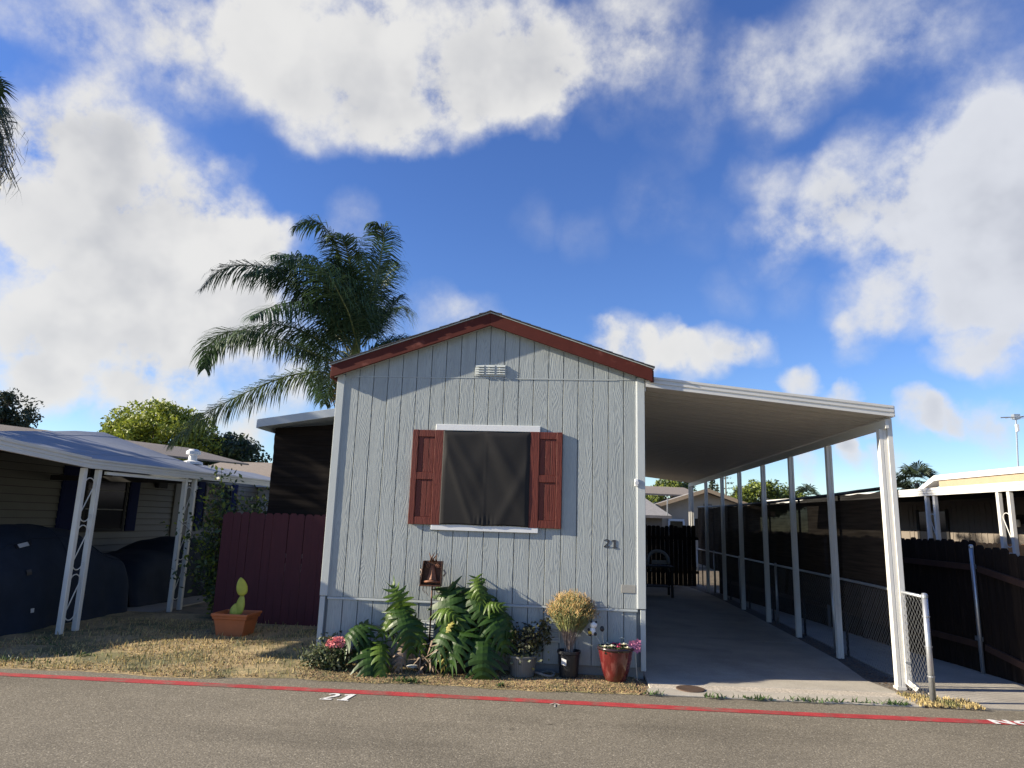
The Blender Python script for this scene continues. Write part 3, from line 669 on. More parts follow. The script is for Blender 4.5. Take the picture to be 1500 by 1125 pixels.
# house number, light, plate
def wall_T(x0, z0, y): return lambda x, z: (x0+x, y, z0+z)
dg = MB(); put_digits(dg, None, .105, .115, wall_T(.425, 1.585, HY-.006))
o = dg.build('house_digit', M_DIGIT, org=(.46, HY-.012, 1.63), solid=.004); tag(o, 'grey metal numeral 2 on the pale siding right of the window', 'house number', 'house number on the wall')
dg = MB()
for path, w in (([(.045, 0), (.045, .105)], [.03, .03]), ([(.008, .088), (.032, .099)], [.018, .016]), ([(.014, .006), (.078, .006)], [.014, .014])):
    v, f = ribbon(path, w, 0, wall_T(.525, 1.578, HY-.006-(.001 if path[0][0] != .045 else 0))); dg.add(v, f)
o = dg.build('house_digit', M_DIGIT, org=(.57, HY-.012, 1.63), solid=.004); tag(o, 'grey metal numeral 1 on the pale siding near the right corner', 'house number', 'house number on the wall')
cm = thing('security_camera', (.85, HY-.02, 2.42), 'small white security camera on the right corner board', 'camera')
MB().box(.825, .875, HY-.034, HY-.019, 2.375, 2.475).build('mount', M_WHITE, cm, bevel=.006)
MB().tube([(.85, HY-.03, 2.425), (.85, HY-.075, 2.42)], [.022, .026], 12).build('housing', M_WHITE, cm, smooth=False)
MB().lathe([(0, 0), (.012, 0)], 10, (0, 0, 0)).build('lens', M_BLACK, cm).matrix_local = Matrix.Translation((0, -.058, 0)) @ Matrix.Rotation(math.pi/2, 4, 'X')
tag(MB().box(.655, .835, HY-.007, HY-.0015, 1.03, 1.13).build('wall_plate', M_PLATE, org=(.745, HY, 1.08), bevel=.002), 'tan rectangular blank plate low on the siding near the right corner', 'plate')

# ------------------------------------------------------------------ carport on the right
cp = thing('carport', (2.5, 9.1, 0), 'white aluminium carport roof on slim posts over the driveway', 'carport')
CY0, CY1 = 9.14, 24.3
def cz(x): return 3.70-(x-1.0)*.1107        # underside of the pans
npan = 50; pw = (CY1-CY0)/npan
pm = MB(); prof = []
prof = [(0, 0), (pw*.40, 0), (pw*.42, .006), (pw*.46, .006), (pw*.48, 0), (pw*.80, 0), (pw*.81, .03), (pw*.96, .03), (pw*.97, 0), (pw*.992, 0), (pw*.992, .045), (0, .045)]
npf = len(prof)
pm.add([(0, y, z) for y, z in prof]+[(3.08, y, z-.341) for y, z in prof], [tuple(range(npf)), tuple(range(2*npf-1, npf-1, -1))]+[(i, i+npf, (i+1) % npf+npf, (i+1) % npf) for i in range(npf)])
pme = pm.mesh('roof_panel', M_PAN)
for k in range(npan): place('roof_panel', pme, cp, (1.0, CY0+k*pw, cz(1.0)))
fa = MB()
fp = [(CY0-.005, .0), (CY0-.06, .0), (CY0-.06, .030), (CY0-.045, .035), (CY0-.045, .055), (CY0-.06, .060), (CY0-.06, .088), (CY0-.045, .093), (CY0-.045, .11), (CY0-.06, .115), (CY0-.06, .145), (CY0-.005, .145)]
for i in range(len(fp)):
    (y0, z0), (y1, z1) = fp[i], fp[(i+1) % len(fp)]
    a, b_ = .975, 4.135; za, zb = cz(a)+.0, cz(b_)+.0
    fa.add([(a, y0, za+z0), (b_, y0, zb+z0), (b_, y1, zb+z1), (a, y1, za+z1)], [(0, 1, 2, 3)])
fa.add([(4.135, y, cz(4.135)+z) for y, z in fp], [tuple(range(len(fp)))])
fa.build('front_fascia', M_CARPORT, cp)
MB().box(.966, .985, CY0, CY1, cz(1)-.05, cz(1)+.10).build('wall_ledger', M_CARPORT, cp)
MB().box(4.045, 4.085, CY0, CY1, cz(4.07)-.15, cz(4.07)-.033).build('side_beam', M_CARPORT, cp)
MB().box(4.09, 4.15, CY0-.05, CY1, cz(4.07)-.005, cz(4.07)+.135).build('side_gutter', M_CARPORT, cp)
PZ = cz(4.07)-.15
def post_mesh(w, h):
    b = MB(); a = w/2
    pr = [(-a, -a), (-a*.35, -a), (-a*.25, -a*.72), (a*.25, -a*.72), (a*.35, -a), (a, -a), (a, -a*.35), (a*.72, -a*.25), (a*.72, a*.25), (a, a*.35), (a, a), (-a, a), (-a, a*.35), (-a*.72, a*.25), (-a*.72, -a*.25), (-a, -a*.35)]
    return b.prism_z(pr, 0, h).mesh('post', M_POSTW)
pmesh = post_mesh(.085, PZ+.0-.01)
for y in (11.24, 13.14, 15.02, 17.1, 19.05, 21.3, 23.75, 24.15): place('post', pmesh, cp, (4.065, y, .01))
fpst = place('post', MB().prism_z([(-.046, -.046), (-.006, -.046), (-.003, -.040), (.003, -.040), (.006, -.046), (.046, -.046), (.046, .046), (-.046, .046)], 0, PZ-.01).mesh('post', M_POSTW), cp, (4.045, 9.28, .01))
MB().box(3.985, 4.098, 9.225, 9.335, .012, .05).build('base_plate', M_POSTW, cp)
MB().box(1.2, 1.27, 24.0, 24.07, .01, cz(1.2)-.03).build('post', M_POSTW, cp)
# downspout beside the front post with a kicked-out shoe
ds = MB(); ds.bar((4.125, 9.24, cz(4.07)-.01), (4.125, 9.24, .22), .06, .062, (0, 1, 0)); ds.bar((4.125, 9.24, .225), (4.125, 9.235, .10), .064, .066, (0, 1, 0))
ds.bar((4.122, 9.238, .12), (4.20, 9.16, .045), .064, .06)
ds.build('downspout', M_POSTW, cp)
MB().box(4.09, 4.16, 9.20, 9.207, .33, .35).build('strap', M_GALV, cp)

# ------------------------------------------------------------------ chain link fence and shade screen on the right boundary
cl = thing('chain_link_fence', (4.12, 8.64, 0), 'low galvanised chain link fence behind the carport posts', 'fence')
fx = lambda y: 4.11+.06*min(1, max(0, (y-8.64)/2))
for y in (8.64, 11.7, 14.75, 17.8, 20.85, 23.5):
    r = .033 if y < 9 else .025
    p = MB().tube([(fx(y), y, 0), (fx(y), y, 1.19)], r, 12).build('fence_post', M_GALV, cl, smooth=True)
    MB().lathe([(r+.004, -.03), (r+.004, .0), (r*.7, .018), (0, .022)], 12, (fx(y), y, 1.19)).build('cap', M_GALV, p)
MB().tube([(fx(8.64), 8.66, 1.165), (fx(9.6), 9.6, 1.165), (fx(10.7), 10.7, 1.165), (4.17, 23.5, 1.165)], .02, 8).build('top_rail', M_GALV, cl, smooth=True)
for z in (.3, .62, .95):
    MB().lathe([(.040, -.008), (.040, .008)], 12, (fx(8.64), 8.64, z)).build('tension_band', M_GALV, cl)
wv, wf = [], []
pitch = .086; zs = np.arange(.03, 1.16, .043)
for k in range(int((23.4-8.68)/pitch)):
    y0 = 8.69+k*pitch; r = .0024 if y0 < 10.5 else .0017; sides = 4 if y0 < 12 else 3
    for s in (0, 1):
        pts = [(fx(y0)+(.004 if (i+s) % 2 else -.004), y0+(pitch/2 if (i+s) % 2 else 0)*1.02, z) for i, z in enumerate(zs)]
        if s == 1: pts = None
        if pts is None: continue
        o0 = len(wv)
        for (x, y, z) in pts:
            for j in range(sides):
                t = 2*math.pi*j/sides; wv.append((x+r*math.cos(t), y+r*math.sin(t), z))
        for i in range(len(pts)-1):
            for j in range(sides):
                j2 = (j+1) % sides; wf.append((o0+i*sides+j, o0+i*sides+j2, o0+(i+1)*sides+j2, o0+(i+1)*sides+j))
    o0 = len(wv)
    pts = [(fx(y0)-(.004 if i % 2 else -.004), y0+pitch-(pitch/2 if i % 2 else 0)*1.02-pitch*.0, z) for i, z in enumerate(zs)]
    for (x, y, z) in pts:
        for j in range(sides):
            t = 2*math.pi*j/sides; wv.append((x+r*math.cos(t), y+r*math.sin(t), z))
    for i in range(len(pts)-1):
        for j in range(sides):
            j2 = (j+1) % sides; wf.append((o0+i*sides+j, o0+i*sides+j2, o0+(i+1)*sides+j2, o0+(i+1)*sides+j))
me = np_mesh('chain_link_mesh', np.array(wv)-np.array((4.12, 8.64, 0)), np.array(wf), [M_WIRE])
o = bpy.data.objects.new('chain_link_mesh', me); COL.objects.link(o); o.parent = cl; stuff(o)

ss = thing('shade_screen', (4.22, 9.5, 0), 'long dark brown shade cloth tied along the chain link fence', 'screen')
def scr(u, v):
    y = 9.30+u*14.2; top = 2.46+.04*u-.05*math.sin(u*math.pi)+ .018*abs(math.sin(y*4.2))*(-1); z = .68+.02*math.sin(y*1.7)+v*(top-.68)
    return (4.195+.018*math.sin(y*2.1+v*2)+.01*math.sin(y*7+v*5), y, z)
MB().grid(scr, 200, 14).build('cloth', M_SCREEN, ss, smooth=True)
def hem(u, v):
    y = 9.30+u*14.2; top = 2.46+.04*u-.05*math.sin(u*math.pi)-.018*abs(math.sin(y*4.2))
    return (4.185+.018*math.sin(y*2.1+2)-.012*math.sin(v*3.14), y, top-.012+.045*v+.016*abs(math.sin(y*4.2)))
MB().grid(hem, 240, 2).build('hem', M_BLACK, ss, solid=.006)
for y in np.arange(9.45, 23.5, 1.95):
    MB().tube([(4.245, y, 0), (4.245, y, 2.44)], .02, 8).build('pole', M_BLACK, ss, smooth=True)

# ------------------------------------------------------------------ left: awning with dark side screen, maroon fence
aw = thing('side_awning', (-4.4, 11.6, 0), 'pale metal side awning on the left of the grey home', 'awning')
MB().prism([(-5.50, 3.35), (-3.29, 3.70), (-3.29, 3.845), (-5.50, 3.495)], 11.45, 11.50).build('front_fascia', M_AWN, aw, bevel=.004)
for k in range(17):
    xa = -5.47+k*.128; xb = xa+.12
    zz = lambda x: 3.40+(x+5.5)*.158
    MB().prism([(xa, zz(xa)), (xb, zz(xb)), (xb, zz(xb)+.03), (xa, zz(xa)+.03)], 11.502, 19.5).build('roof_panel', M_AWN, aw)
MB().box(-5.52, -5.475, 11.46, 19.5, 3.34, 3.49).build('side_gutter', M_AWN, aw)
MB().box(-5.33, -5.26, 11.95, 12.02, 0, 3.39).build('post', M_AWN, aw); MB().box(-5.33, -5.26, 19.2, 19.27, 0, 3.39).build('post', M_AWN, aw)
def dscr(u, v):
    x = -5.36+.10*(1-v)*0+u*2.10; z = 1.2+v*(2.20+.17*u)
    return (x, 11.90+.006*math.sin(z*38+x*2)+.012*math.sin(z*9+x)+.012*math.sin(x*5), z)
tag(MB().grid(dscr, 30, 120).build('awning_screen', M_SCREEN2, org=(-4.3, 11.9, 1.2), smooth=True), 'near-black crinkled shade cloth hanging under the side awning above the maroon fence', 'screen')
MB().box(-5.36, -3.28, 12.5, 12.6, 2.5, 3.3).build('inner_curtain', M_SCREEN2, aw)

mf = thing('picket_fence', (-5.0, 11.73, 0), 'dark maroon board fence left of the grey home', 'fence')
def picket(w, h, t, m, name='picket'):
    c = w*.24
    return MB().prism([(-w/2, 0), (w/2, 0), (w/2, h-c), (w/2-c, h), (-w/2+c, h), (-w/2, h-c)], 0, t).mesh(name, m)
pk = picket(.139, 1.87, .017, M_FENCE)
x = -5.94; k = 0
while x < -3.35:
    place('picket', pk, mf, (x, 11.70+random.uniform(-.003, .003), .012+random.uniform(-.008, .008)), (0, random.uniform(-.004, .004), 0)); x += .1425
for z in (.35, 1.05, 1.62): MB().box(-6.0, -3.3, 11.722, 11.76, z, z+.085).build('rail', M_FENCE, mf)
MB().box(-6.06, -5.97, 11.70, 11.79, 0, 1.84).build('fence_post', M_FENCE, mf)

# ------------------------------------------------------------------ potted cactus
pc = thing('potted_cactus', (-5.1, 10.6, .035), 'prickly pear cactus in a square orange terracotta planter by the maroon fence', 'potted cactus')
def sqpot(mb, cx, cy, z0, prof):
    vs, fs = [], []
    for r, z in prof:
        for (sx, sy) in ((-1, -1), (1, -1), (1, 1), (-1, 1)): vs.append((cx+sx*r, cy+sy*r*.9, z0+z))
    for i in range(len(prof)-1):
        for k in range(4): k2 = (k+1) % 4; fs.append((i*4+k, i*4+k2, (i+1)*4+k2, (i+1)*4+k))
    fs.append((3, 2, 1, 0)); mb.add(vs, fs)
b = MB(); sqpot(b, -5.1, 10.6, .03, [(.20, 0), (.208, .02), (.235, .19), (.25, .26), (.268, .265), (.272, .30), (.284, .305), (.288, .345), (.270, .345), (.262, .29)])
b.build('pot', M_TERRA, pc, bevel=.008)
MB().box(-5.355, -4.845, 10.375, 10.825, .30, .31).build('soil', M_EARTH, pc)
def pad(mb, base, up, side, L_, W, T):
    base, up, side = Vector(base), Vector(up).normalized(), Vector(side).normalized(); side = (side-up*side.dot(up)).normalized(); nrm = up.cross(side)
    vs, fs = [], []; n, m = 14, 9
    for i in range(m+1):
        t = i/m; w = math.sin(math.pi*min(1, t**.8*.97+.03))**.62 if 0 < t < 1 else .08
        for k in range(n):
            a = 2*math.pi*k/n; vs.append(base+up*L_*t+side*W*w*math.cos(a)/2+nrm*T*w*math.sin(a)/2)
    for i in range(m):
        for k in range(n): k2 = (k+1) % n; fs.append((i*n+k, i*n+k2, (i+1)*n+k2, (i+1)*n+k))
    fs += [tuple(range(n-1, -1, -1)), tuple(m*n+k for k in range(n))]; mb.add(vs, fs)
for (bs, up, sd, l, w) in (((-5.12, 10.6, .30), (-.15, .1, 1), (1, .2, 0), .20, .17), ((-5.08, 10.6, .32), (.1, .05, 1), (1, -.3, 0), .33, .175), ((-5.03, 10.6, .61), (-.28, .05, 1), (.9, .45, 0), .29, .165)):
    b = MB(); pad(b, bs, up, sd, l, w, .045); b.build('cactus_pad', M_CACT, pc, smooth=True)

# ------------------------------------------------------------------ left neighbour: carport, house, covered cars
M_LAPB = mat('siding_shadow_gap', (.05, .05, .045), .9)  # dark backing colour paints the shade lines under the laps
nb = thing('neighbour_house', (-11, 10, 0), 'low grey lap sided home behind the left carport with navy shutters', 'house')
WX = -10.5
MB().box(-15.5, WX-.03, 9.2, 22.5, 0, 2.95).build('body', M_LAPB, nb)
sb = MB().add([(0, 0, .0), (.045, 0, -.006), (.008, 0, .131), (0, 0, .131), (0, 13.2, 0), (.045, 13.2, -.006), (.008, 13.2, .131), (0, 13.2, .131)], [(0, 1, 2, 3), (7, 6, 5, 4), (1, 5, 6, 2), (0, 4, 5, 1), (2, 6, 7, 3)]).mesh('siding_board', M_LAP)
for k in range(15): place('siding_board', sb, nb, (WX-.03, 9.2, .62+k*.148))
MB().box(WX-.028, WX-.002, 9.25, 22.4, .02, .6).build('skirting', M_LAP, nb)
def navy(y0, y1):
    s = MB().box(WX, WX+.035, y0, y1, 1.36, 2.72).build('shutter', M_NAVY, nb)
    for k in range(8): MB().box(WX+.036, WX+.045, y0+.05, y1-.05, 1.42+k*.16, 1.53+k*.16).build('slat', M_NAVY, s)
for a, b_ in ((13.40, 13.86), (15.62, 15.98), (18.62, 18.98), (20.6, 20.95)): navy(a, b_)
def nwin(y0, y1, z0, z1):
    w = MB().box(WX, WX+.03, y0, y1, z0, z1).build('window', M_GLASS, nb)
    f = MB(); 
    f.box(WX+.0, WX+.05, y0-.06, y0-.001, z0-.06, z1+.06); f.box(WX, WX+.05, y1+.001, y1+.06, z0-.06, z1+.06)
    f.box(WX, WX+.05, y0, y1, z1+.001, z1+.06); f.box(WX, WX+.05, y0, y1, z0-.06, z0-.001)
    f.build('window_frame', M_DARK, w)
    for q in (1, 2): MB().box(WX+.031, WX+.042, y0+.02, y1-.02, z0+(z1-z0)*q/3-.012, z0+(z1-z0)*q/3+.012).build('muntin', M_LAP, w)
nwin(14.15, 15.45, 1.42, 2.70); nwin(19.06, 20.5, 1.5, 2.6)
MB().box(WX, WX+.10, 16.62, 17.02, 2.42, 2.68).build('wall_vent', M_DARK, nb, bevel=.01)
MB().box(WX, WX+.04, 17.5, 18.3, .1, 2.6).build('door', M_LAP, nb, bevel=.01)
# shingle roof behind the metal roof, paler rear wing
MB().add([(-10.95, 9.4, 3.05), (-10.95, 22.5, 3.50), (-13.2, 22.5, 4.0), (-13.2, 9.4, 3.5), (-16, 22.5, 3.0), (-16, 9.4, 2.9)], [(0, 1, 2, 3), (3, 2, 4, 5)]).build('shingle_roof', M_SHING2, nb, solid=.05)
wg = thing('rear_wing', (-9.5, 22.8, 0), 'pale lap sided wing with brown shingle roof behind the shrub', 'house')
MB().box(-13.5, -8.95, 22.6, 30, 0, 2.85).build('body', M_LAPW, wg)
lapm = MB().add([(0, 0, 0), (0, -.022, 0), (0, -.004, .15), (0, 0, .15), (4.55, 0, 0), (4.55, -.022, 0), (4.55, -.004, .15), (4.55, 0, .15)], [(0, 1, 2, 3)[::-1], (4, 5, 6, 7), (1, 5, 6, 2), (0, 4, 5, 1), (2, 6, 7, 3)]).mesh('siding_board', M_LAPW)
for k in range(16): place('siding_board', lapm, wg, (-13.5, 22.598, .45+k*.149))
MB().add([(-14, 22.2, 2.85), (-8.3, 22.2, 2.85), (-8.3, 26.5, 3.85), (-14, 26.5, 3.85), (-8.3, 30.8, 2.85), (-14, 30.8, 2.85)], [(0, 1, 2, 3), (3, 2, 4, 5)]).build('shingle_roof', M_SHING2, wg, solid=.08)
MB().box(-14, -8.3, 22.15, 22.2, 2.72, 2.87).build('eave_fascia', M_WHITE, wg)
MB().tube([(-9.6, 24.0, 3.2), (-9.6, 24.0, 3.62)], .04, 8).build('vent_pipe', M_DARK, wg)
for x in (-9.15, -8.8): MB().box(x-.05, x+.05, 22.5, 22.58, 0, 2.75).build('post', M_WHITE, wg)

nc = thing('neighbour_carport', (-9, 10, 0), 'old white metal carport with drooping fascia over covered cars', 'carport')
# roof sheet: gutter edge to a ridge that dips towards the street
def ridge(y): return float(np.interp(y, [8.05, 9.78, 11, 12, 13, 14, 14.9], [2.92, 3.0, 3.12, 3.24, 3.37, 3.53, 3.60]))
def nedge(y): return 2.60+.065*max(0, 9.95-y)
def nroof(u, v):
    y = 8.05+v*6.85; x = -7.42-u*3.4; e = nedge(y); return (x, y, e+(ridge(y)-e)*u**1.05+.012*math.sin(y*1.9+u*3))
MB().grid(nroof, 14, 36).build('roof_sheet', M_ROOFM, nc, solid=-.05)
sm = MB()
for u in (.42, .9):
    sm.tube([tuple(np.array(nroof(u, j/16))+np.array((0, 0, .001))) for j in range(17)], .006, 5)
sm.build('standing_seam', M_ROOFM, nc)
def nroof2(u, v):
    y = 14.91+v*4.6; return (-7.42-u*1.9, y, 2.60+.42*u)
MB().grid(nroof2, 4, 6).build('roof_sheet', M_ROOFM, nc, solid=-.05)
MB().box(-10.5, -9.32, 14.95, 19.5, 2.96, 3.0).build('roof_sheet', M_ROOFM, nc)
# end wall of the raised roof part
MB().add([(-7.42, 14.905, 2.57), (-10.82, 14.905, 3.55), (-10.82, 14.905, 2.55), (-7.42, 14.905, 2.52)], [(0, 1, 2, 3)]).build('gable_end', M_ROOFM, nc, solid=.02)
def gut(pa, pb, name, h=.15):
    pa, pb = Vector(pa), Vector(pb)
    n = Vector((-(pb-pa).y, (pb-pa).x, 0)).normalized()
    if n.x < 0 and abs(n.x) > .5: n = -n
    if n.y > 0 and abs(n.y) > .5: n = -n
    pr = [(0, 0), (.05, 0), (.05, .04), (.04, .045), (.04, .065), (.05, .07), (.05, .10), (.04, .105), (.055, .125), (.055, h), (0, h)]
    b = MB(); k = len(pr); b.add([pa+n*a+Vector((0, 0, z)) for a, z in pr]+[pb+n*a+Vector((0, 0, z)) for a, z in pr],
        [tuple(range(k)), tuple(range(2*k-1, k-1, -1))]+[(i, i+k, (i+1) % k+k, (i+1) % k) for i in range(k)])
    return b.build(name, M_CARPORT, nc)
gut((-10.82, 8.04, 2.86), (-7.37, 8.04, 2.60), 'front_fascia', .17)
gut((-7.42, 8.05, 2.595), (-7.42, 9.95, 2.475), 'side_gutter', .165)
gut((-7.425, 9.96, 2.475), (-7.425, 17.6, 2.53), 'side_gutter')
MB().bar((-7.46, 10.45, 2.43), (-7.46, 12.95, 2.455), .05, .05).build('sagging_trim', M_WHITE, nc)
MB().bar((-7.46, 13.2, 2.33), (-8.4, 14.6, 2.48), .05, .06).build('brace', M_WHITE, nc)
MB().box(-10.45, -7.5, 13.0, 13.1, 2.4, 2.5).build('cross_beam', M_DARK, nc)
def pair_post(x, y, par, dirv=(0, 1)):
    dx, dy = dirv
    p = MB()
    for s in (-1, 1): p.box(x+dx*.17*s-.035, x+dx*.17*s+.035, y+dy*.17*s-.035, y+dy*.17*s+.035, .01, 2.50)
    return p
def scroll_post(x, y, par, m, top, dirv=(0, 1), gap=.165):
    dx, dy = dirv; first = None
    for s in (-1, 1):
        MB().box(x+dx*gap*s-.04, x+dx*gap*s+.04, y+dy*gap*s-.04, y+dy*gap*s+.04, .01, top).build('post', m, par, bevel=.008)
    g = MB(); W = gap-.04
    for z0 in (.25, .98, 1.70):
        pts = []
        for k in range(25):
            t = k/24; 
            if t < .3: a = math.pi*(1-t/.3*1.0); o_ = W*.9*math.cos(a); z = z0+.52+W*.9*math.sin(a)
            elif t < .7: q = (t-.3)/.4; o_ = W*.9*(1-2*q); z = z0+.52-q*.44
            else: q = (t-.7)/.3; a = math.pi+q*math.pi; o_ = W*.9*math.cos(a); z = z0+.08+W*.9*math.sin(a)
            pts.append((x+dx*o_, y+dy*o_, z))
        g.tube(pts, .009, 5)
    g.build('scrollwork', m, par, smooth=True)
scroll_post(-7.46, 10.11, nc, M_POSTW, 2.475); scroll_post(-7.46, 12.93, nc, M_POSTW, 2.50); scroll_post(-7.46, 17.2, nc, M_POSTW, 2.52)
rv = thing('roof_vent', (-9.0, 15.6, 2.9), 'small white mushroom roof vent on the left carport roof', 'vent')
# stands on the narrow roof just beyond the raised part
MB().lathe([(.24, 0), (.23, .06), (.10, .10), (.09, .22), (.16, .24), (.16, .31), (.09, .36), (0, .37)], 20, (-9.0, 15.6, 2.955)).build('cowl', M_WHITE, rv, smooth=False)

def covered_car(name, cx, y0, y1, prof, hw, label, wr, strips=False):
    t = thing(name, (cx, (y0+y1)/2, .024), label, 'car', 'cars under navy covers')
    ny, nx = 60, 40; rr = random.Random(3)
    def fn(u, v):
        y = y0+(y1-y0)*v
        zt = float(np.interp(v, prof[0], prof[1]))
        e = min(1, min(v, 1-v)/.07); ww = hw*(.80+.20*e**.5)*(1 if zt > .9 else .985)
        a = math.pi*u; c, s = math.cos(a), math.sin(a)
        nxp = .42 if True else .5
        x = ww*math.copysign(abs(c)**.36, c); z = zt*abs(s)**.62
        tumble = max(0, (z-.85))*.42; x -= math.copysign(min(abs(x), tumble*1.0), x)
        fold = (1-min(1, z/1.0))
        x += fold*.035*math.sin(y*6.3+1.3*math.sin(y*2))*math.copysign(1, c)+.016*math.sin(y*14+z*3+x)*fold+.022*math.sin(y*3.3-z*5)*fold
        x += math.copysign(.05, c)*max(0, .25-z)/.25
        z += .012*math.sin(y*5+x*4)*(1-fold)
        return (cx+x, y, .03+max(0, z))
    b = MB(); b.grid(fn, nx, ny)
    for j in (0, ny):
        b.f.append(tuple(j*(nx+1)+i for i in range(nx+1))); b.mi.append(0)
    b.build('cover', M_CARC, t, smooth=True)
    return t, fn
car1, fn1 = covered_car('covered_car', -9.0, 8.05, 12.62, ([0, .04, .12, .25, .38, .5, .62, .76, .86, .95, 1], [.62, .86, .98, 1.05, 1.40, 1.53, 1.55, 1.46, 1.12, 1.0, .72]), .92, 'nearer covered car with grey reflective patches by the front scroll post', 1)
car2, fn2 = covered_car('covered_car', -9.15, 13.0, 17.4, ([0, .05, .15, .3, .42, .55, .68, .82, .92, 1], [.6, .85, .95, 1.0, 1.2, 1.24, 1.2, 1.05, .95, .6]), .86, 'farther covered car behind the second scroll post', 1)
def strip(u, v, du, dv, m, name):
    b = MB(); P = [Vector(fn1(u+a*du, v+c*dv))+Vector((.012, -.002, .012)) for c in (0, .5, 1) for a in (0, .5, 1)]
    b.add(P, [(0, 1, 4, 3), (1, 2, 5, 4), (3, 4, 7, 6), (4, 5, 8, 7)]); b.build(name, m, car1, solid=.004)
for u_ in (.30, .70):
    b = MB(); b.tube([Vector(fn1(u_+.004*math.sin(j*1.3), .06+.88*j/30))+Vector((.004, 0, .006)) for j in range(31)], .007, 5); b.build('cover_seam', M_CARC, car1, smooth=True)
b = MB(); b.tube([Vector(fn1(u_/40, .62))+Vector((.004, 0, .005)) for u_ in range(1, 40)], .007, 5); b.build('cover_seam', M_CARC, car1, smooth=True)
strip(.262, .422, .024, .046, M_REFL, 'reflective_patch')
for (u, v, du, dv) in ((.262, .469, .026, .011), (.262, .410, .026, .012), (.130, .410, .022, .022)): strip(u, v, du, dv, M_BLACK, 'black_patch')
strip(.020, .440, .008, .014, M_REFL, 'white_tag')

# ------------------------------------------------------------------ right: board fence, neighbour house with patio cover
bf = thing('board_fence', (5.8, 10, 0), 'dark weathered board fence with steel posts along the right path', 'fence')
fl = lambda y: 5.77-.138*(y-10.5)
pkb = [picket(.14, 1.78+.02*k, .018, M_WOODF) for k in range(3)]
ang = math.atan2(1, -.138)   # fence direction
y = 7.2
while y < 21:
    x = fl(y); dz = -.22*max(0, min(1, (10.6-y)/1.2)) - .0
    place('picket', random.choice(pkb), bf, (x+random.uniform(-.003, .003), y, .01+dz+random.uniform(-.012, .012)), (0, 0, ang)); y += .147
for z0 in (.40, 1.45):
    for ya, yb in ((7.2, 9.35), (9.35, 10.46), (10.54, 12.2), (12.25, 20.8)):
        da = -.22*max(0, min(1, (10.6-ya)/1.2)); db = -.22*max(0, min(1, (10.6-yb)/1.2))
        MB().bar((fl(ya)-.04, ya, z0+da), (fl(yb)-.04, yb, z0+db), .04, .085).build('rail', M_RAIL, bf)
for yp in (8.8, 10.5, 12.25, 14.6):
    p = MB().tube([(fl(yp)-.085, yp, 0), (fl(yp)-.085, yp, 1.74)], .028, 10).build('steel_post', M_GALV, bf, smooth=True)
    MB().lathe([(.031, -.03), (.031, 0), (.02, .016), (0, .02)], 10, (fl(yp)-.085, yp, 1.74)).build('cap', M_GALV, p)
    for z in (.44, 1.42): MB().box(fl(yp)-.06, fl(yp)+.0, yp+.03, yp+.17, z, z+.06).build('bracket', M_GALV, bf)

pn = thing('patio_house', (9.5, 15, 0), 'taupe neighbour home with white patio cover beyond the board fence', 'house')
pl = lambda y: 7.6-.1*(y-17.1)      # patio edge line
wl = lambda y: pl(y)+1.85            # wall line
MB().add([(wl(6)+.0, 6, 0), (wl(26), 26, 0), (wl(26), 26, 2.95), (wl(6), 6, 2.95), (wl(6)+7, 6.7, 0), (wl(26)+7, 26.7, 0), (wl(26)+7, 26.7, 2.95), (wl(6)+7, 6.7, 2.95)],
         [(0, 1, 2, 3), (4, 7, 6, 5), (0, 3, 7, 4), (1, 5, 6, 2), (3, 2, 6, 7)]).build('wall', M_BROWNW, pn)
for k in range(60):
    y = 8+k*.2; MB().bar((wl(y)-.006, y, .1), (wl(y)-.006, y, 2.62), .012, .03, (0, 1, 0)).build('batten', M_BROWNW, pn) if y > 15.9 else None
def oblique(x0f, y0, y1, z0, z1, t):
    b = MB(); v = []
    for (y, dx) in ((y0, 0), (y1, 0), (y1, t), (y0, t)): v.append((x0f(y)+dx, y))
    return b.prism_z(v, z0, z1)
for k, (za, zb, off) in enumerate(((2.70, 2.745, 0), (2.75, 2.80, -.012), (2.805, 2.86, -.024))):
    oblique(lambda y, o=off: pl(y)+o, 5, 25, za, zb, .08).build('patio_fascia', M_PATW, pn)
b = MB(); b.add([(pl(5)+.06, 5, 2.78), (pl(25)+.06, 25, 2.78), (wl(25), 25, 2.93), (wl(5), 5, 2.93)], [(0, 1, 2, 3)]); b.build('patio_roof', M_PATW, pn, solid=.05)
oblique(lambda y: pl(y)+.5, 5, 25, 2.62, 2.76, .05).build('patio_beam', M_DARK, pn)
for yp in (15.74, 13.55, 11.4):
    scroll_post(pl(yp)+.06, yp, pn, M_PATW, 2.70, (-.1, 1), .14)
# raised tan band with white coping above the patio roof
oblique(lambda y: wl(y)+.02, 5, 18.4, 2.95, 3.225, .3).build('tan_band', M_BEIGEL, pn)
oblique(lambda y: wl(y)-.03, 5, 18.5, 3.23, 3.36, .45).build('coping', M_PATW, pn)
MB().prism_x([(18.505, 3.36), (19.6, 2.99), (19.6, 2.90), (18.505, 3.23)], wl(18.5)-.03, wl(18.5)+.27).build('coping_end', M_PATW, pn)
wd = oblique(lambda y: wl(y)-.02, 18.2, 19.3, .9, 2.45, .01).build('window', M_GLASS, pn)
oblique(lambda y: wl(y)-.035, 18.1, 18.19, .85, 2.5, .034).build('window_frame', M_DARK, wd); oblique(lambda y: wl(y)-.035, 19.31, 19.4, .85, 2.5, .034).build('window_frame', M_DARK, wd)
lp = thing('wall_lamp', (wl(15.7)-.1, 15.7, 2.2), 'small glass wall lamp under the right patio cover', 'lamp')
MB().box(wl(15.7)-.04, wl(15.7)-.005, 15.6, 15.8, 2.15, 2.35).build('backplate', M_DARK, lp, bevel=.01)
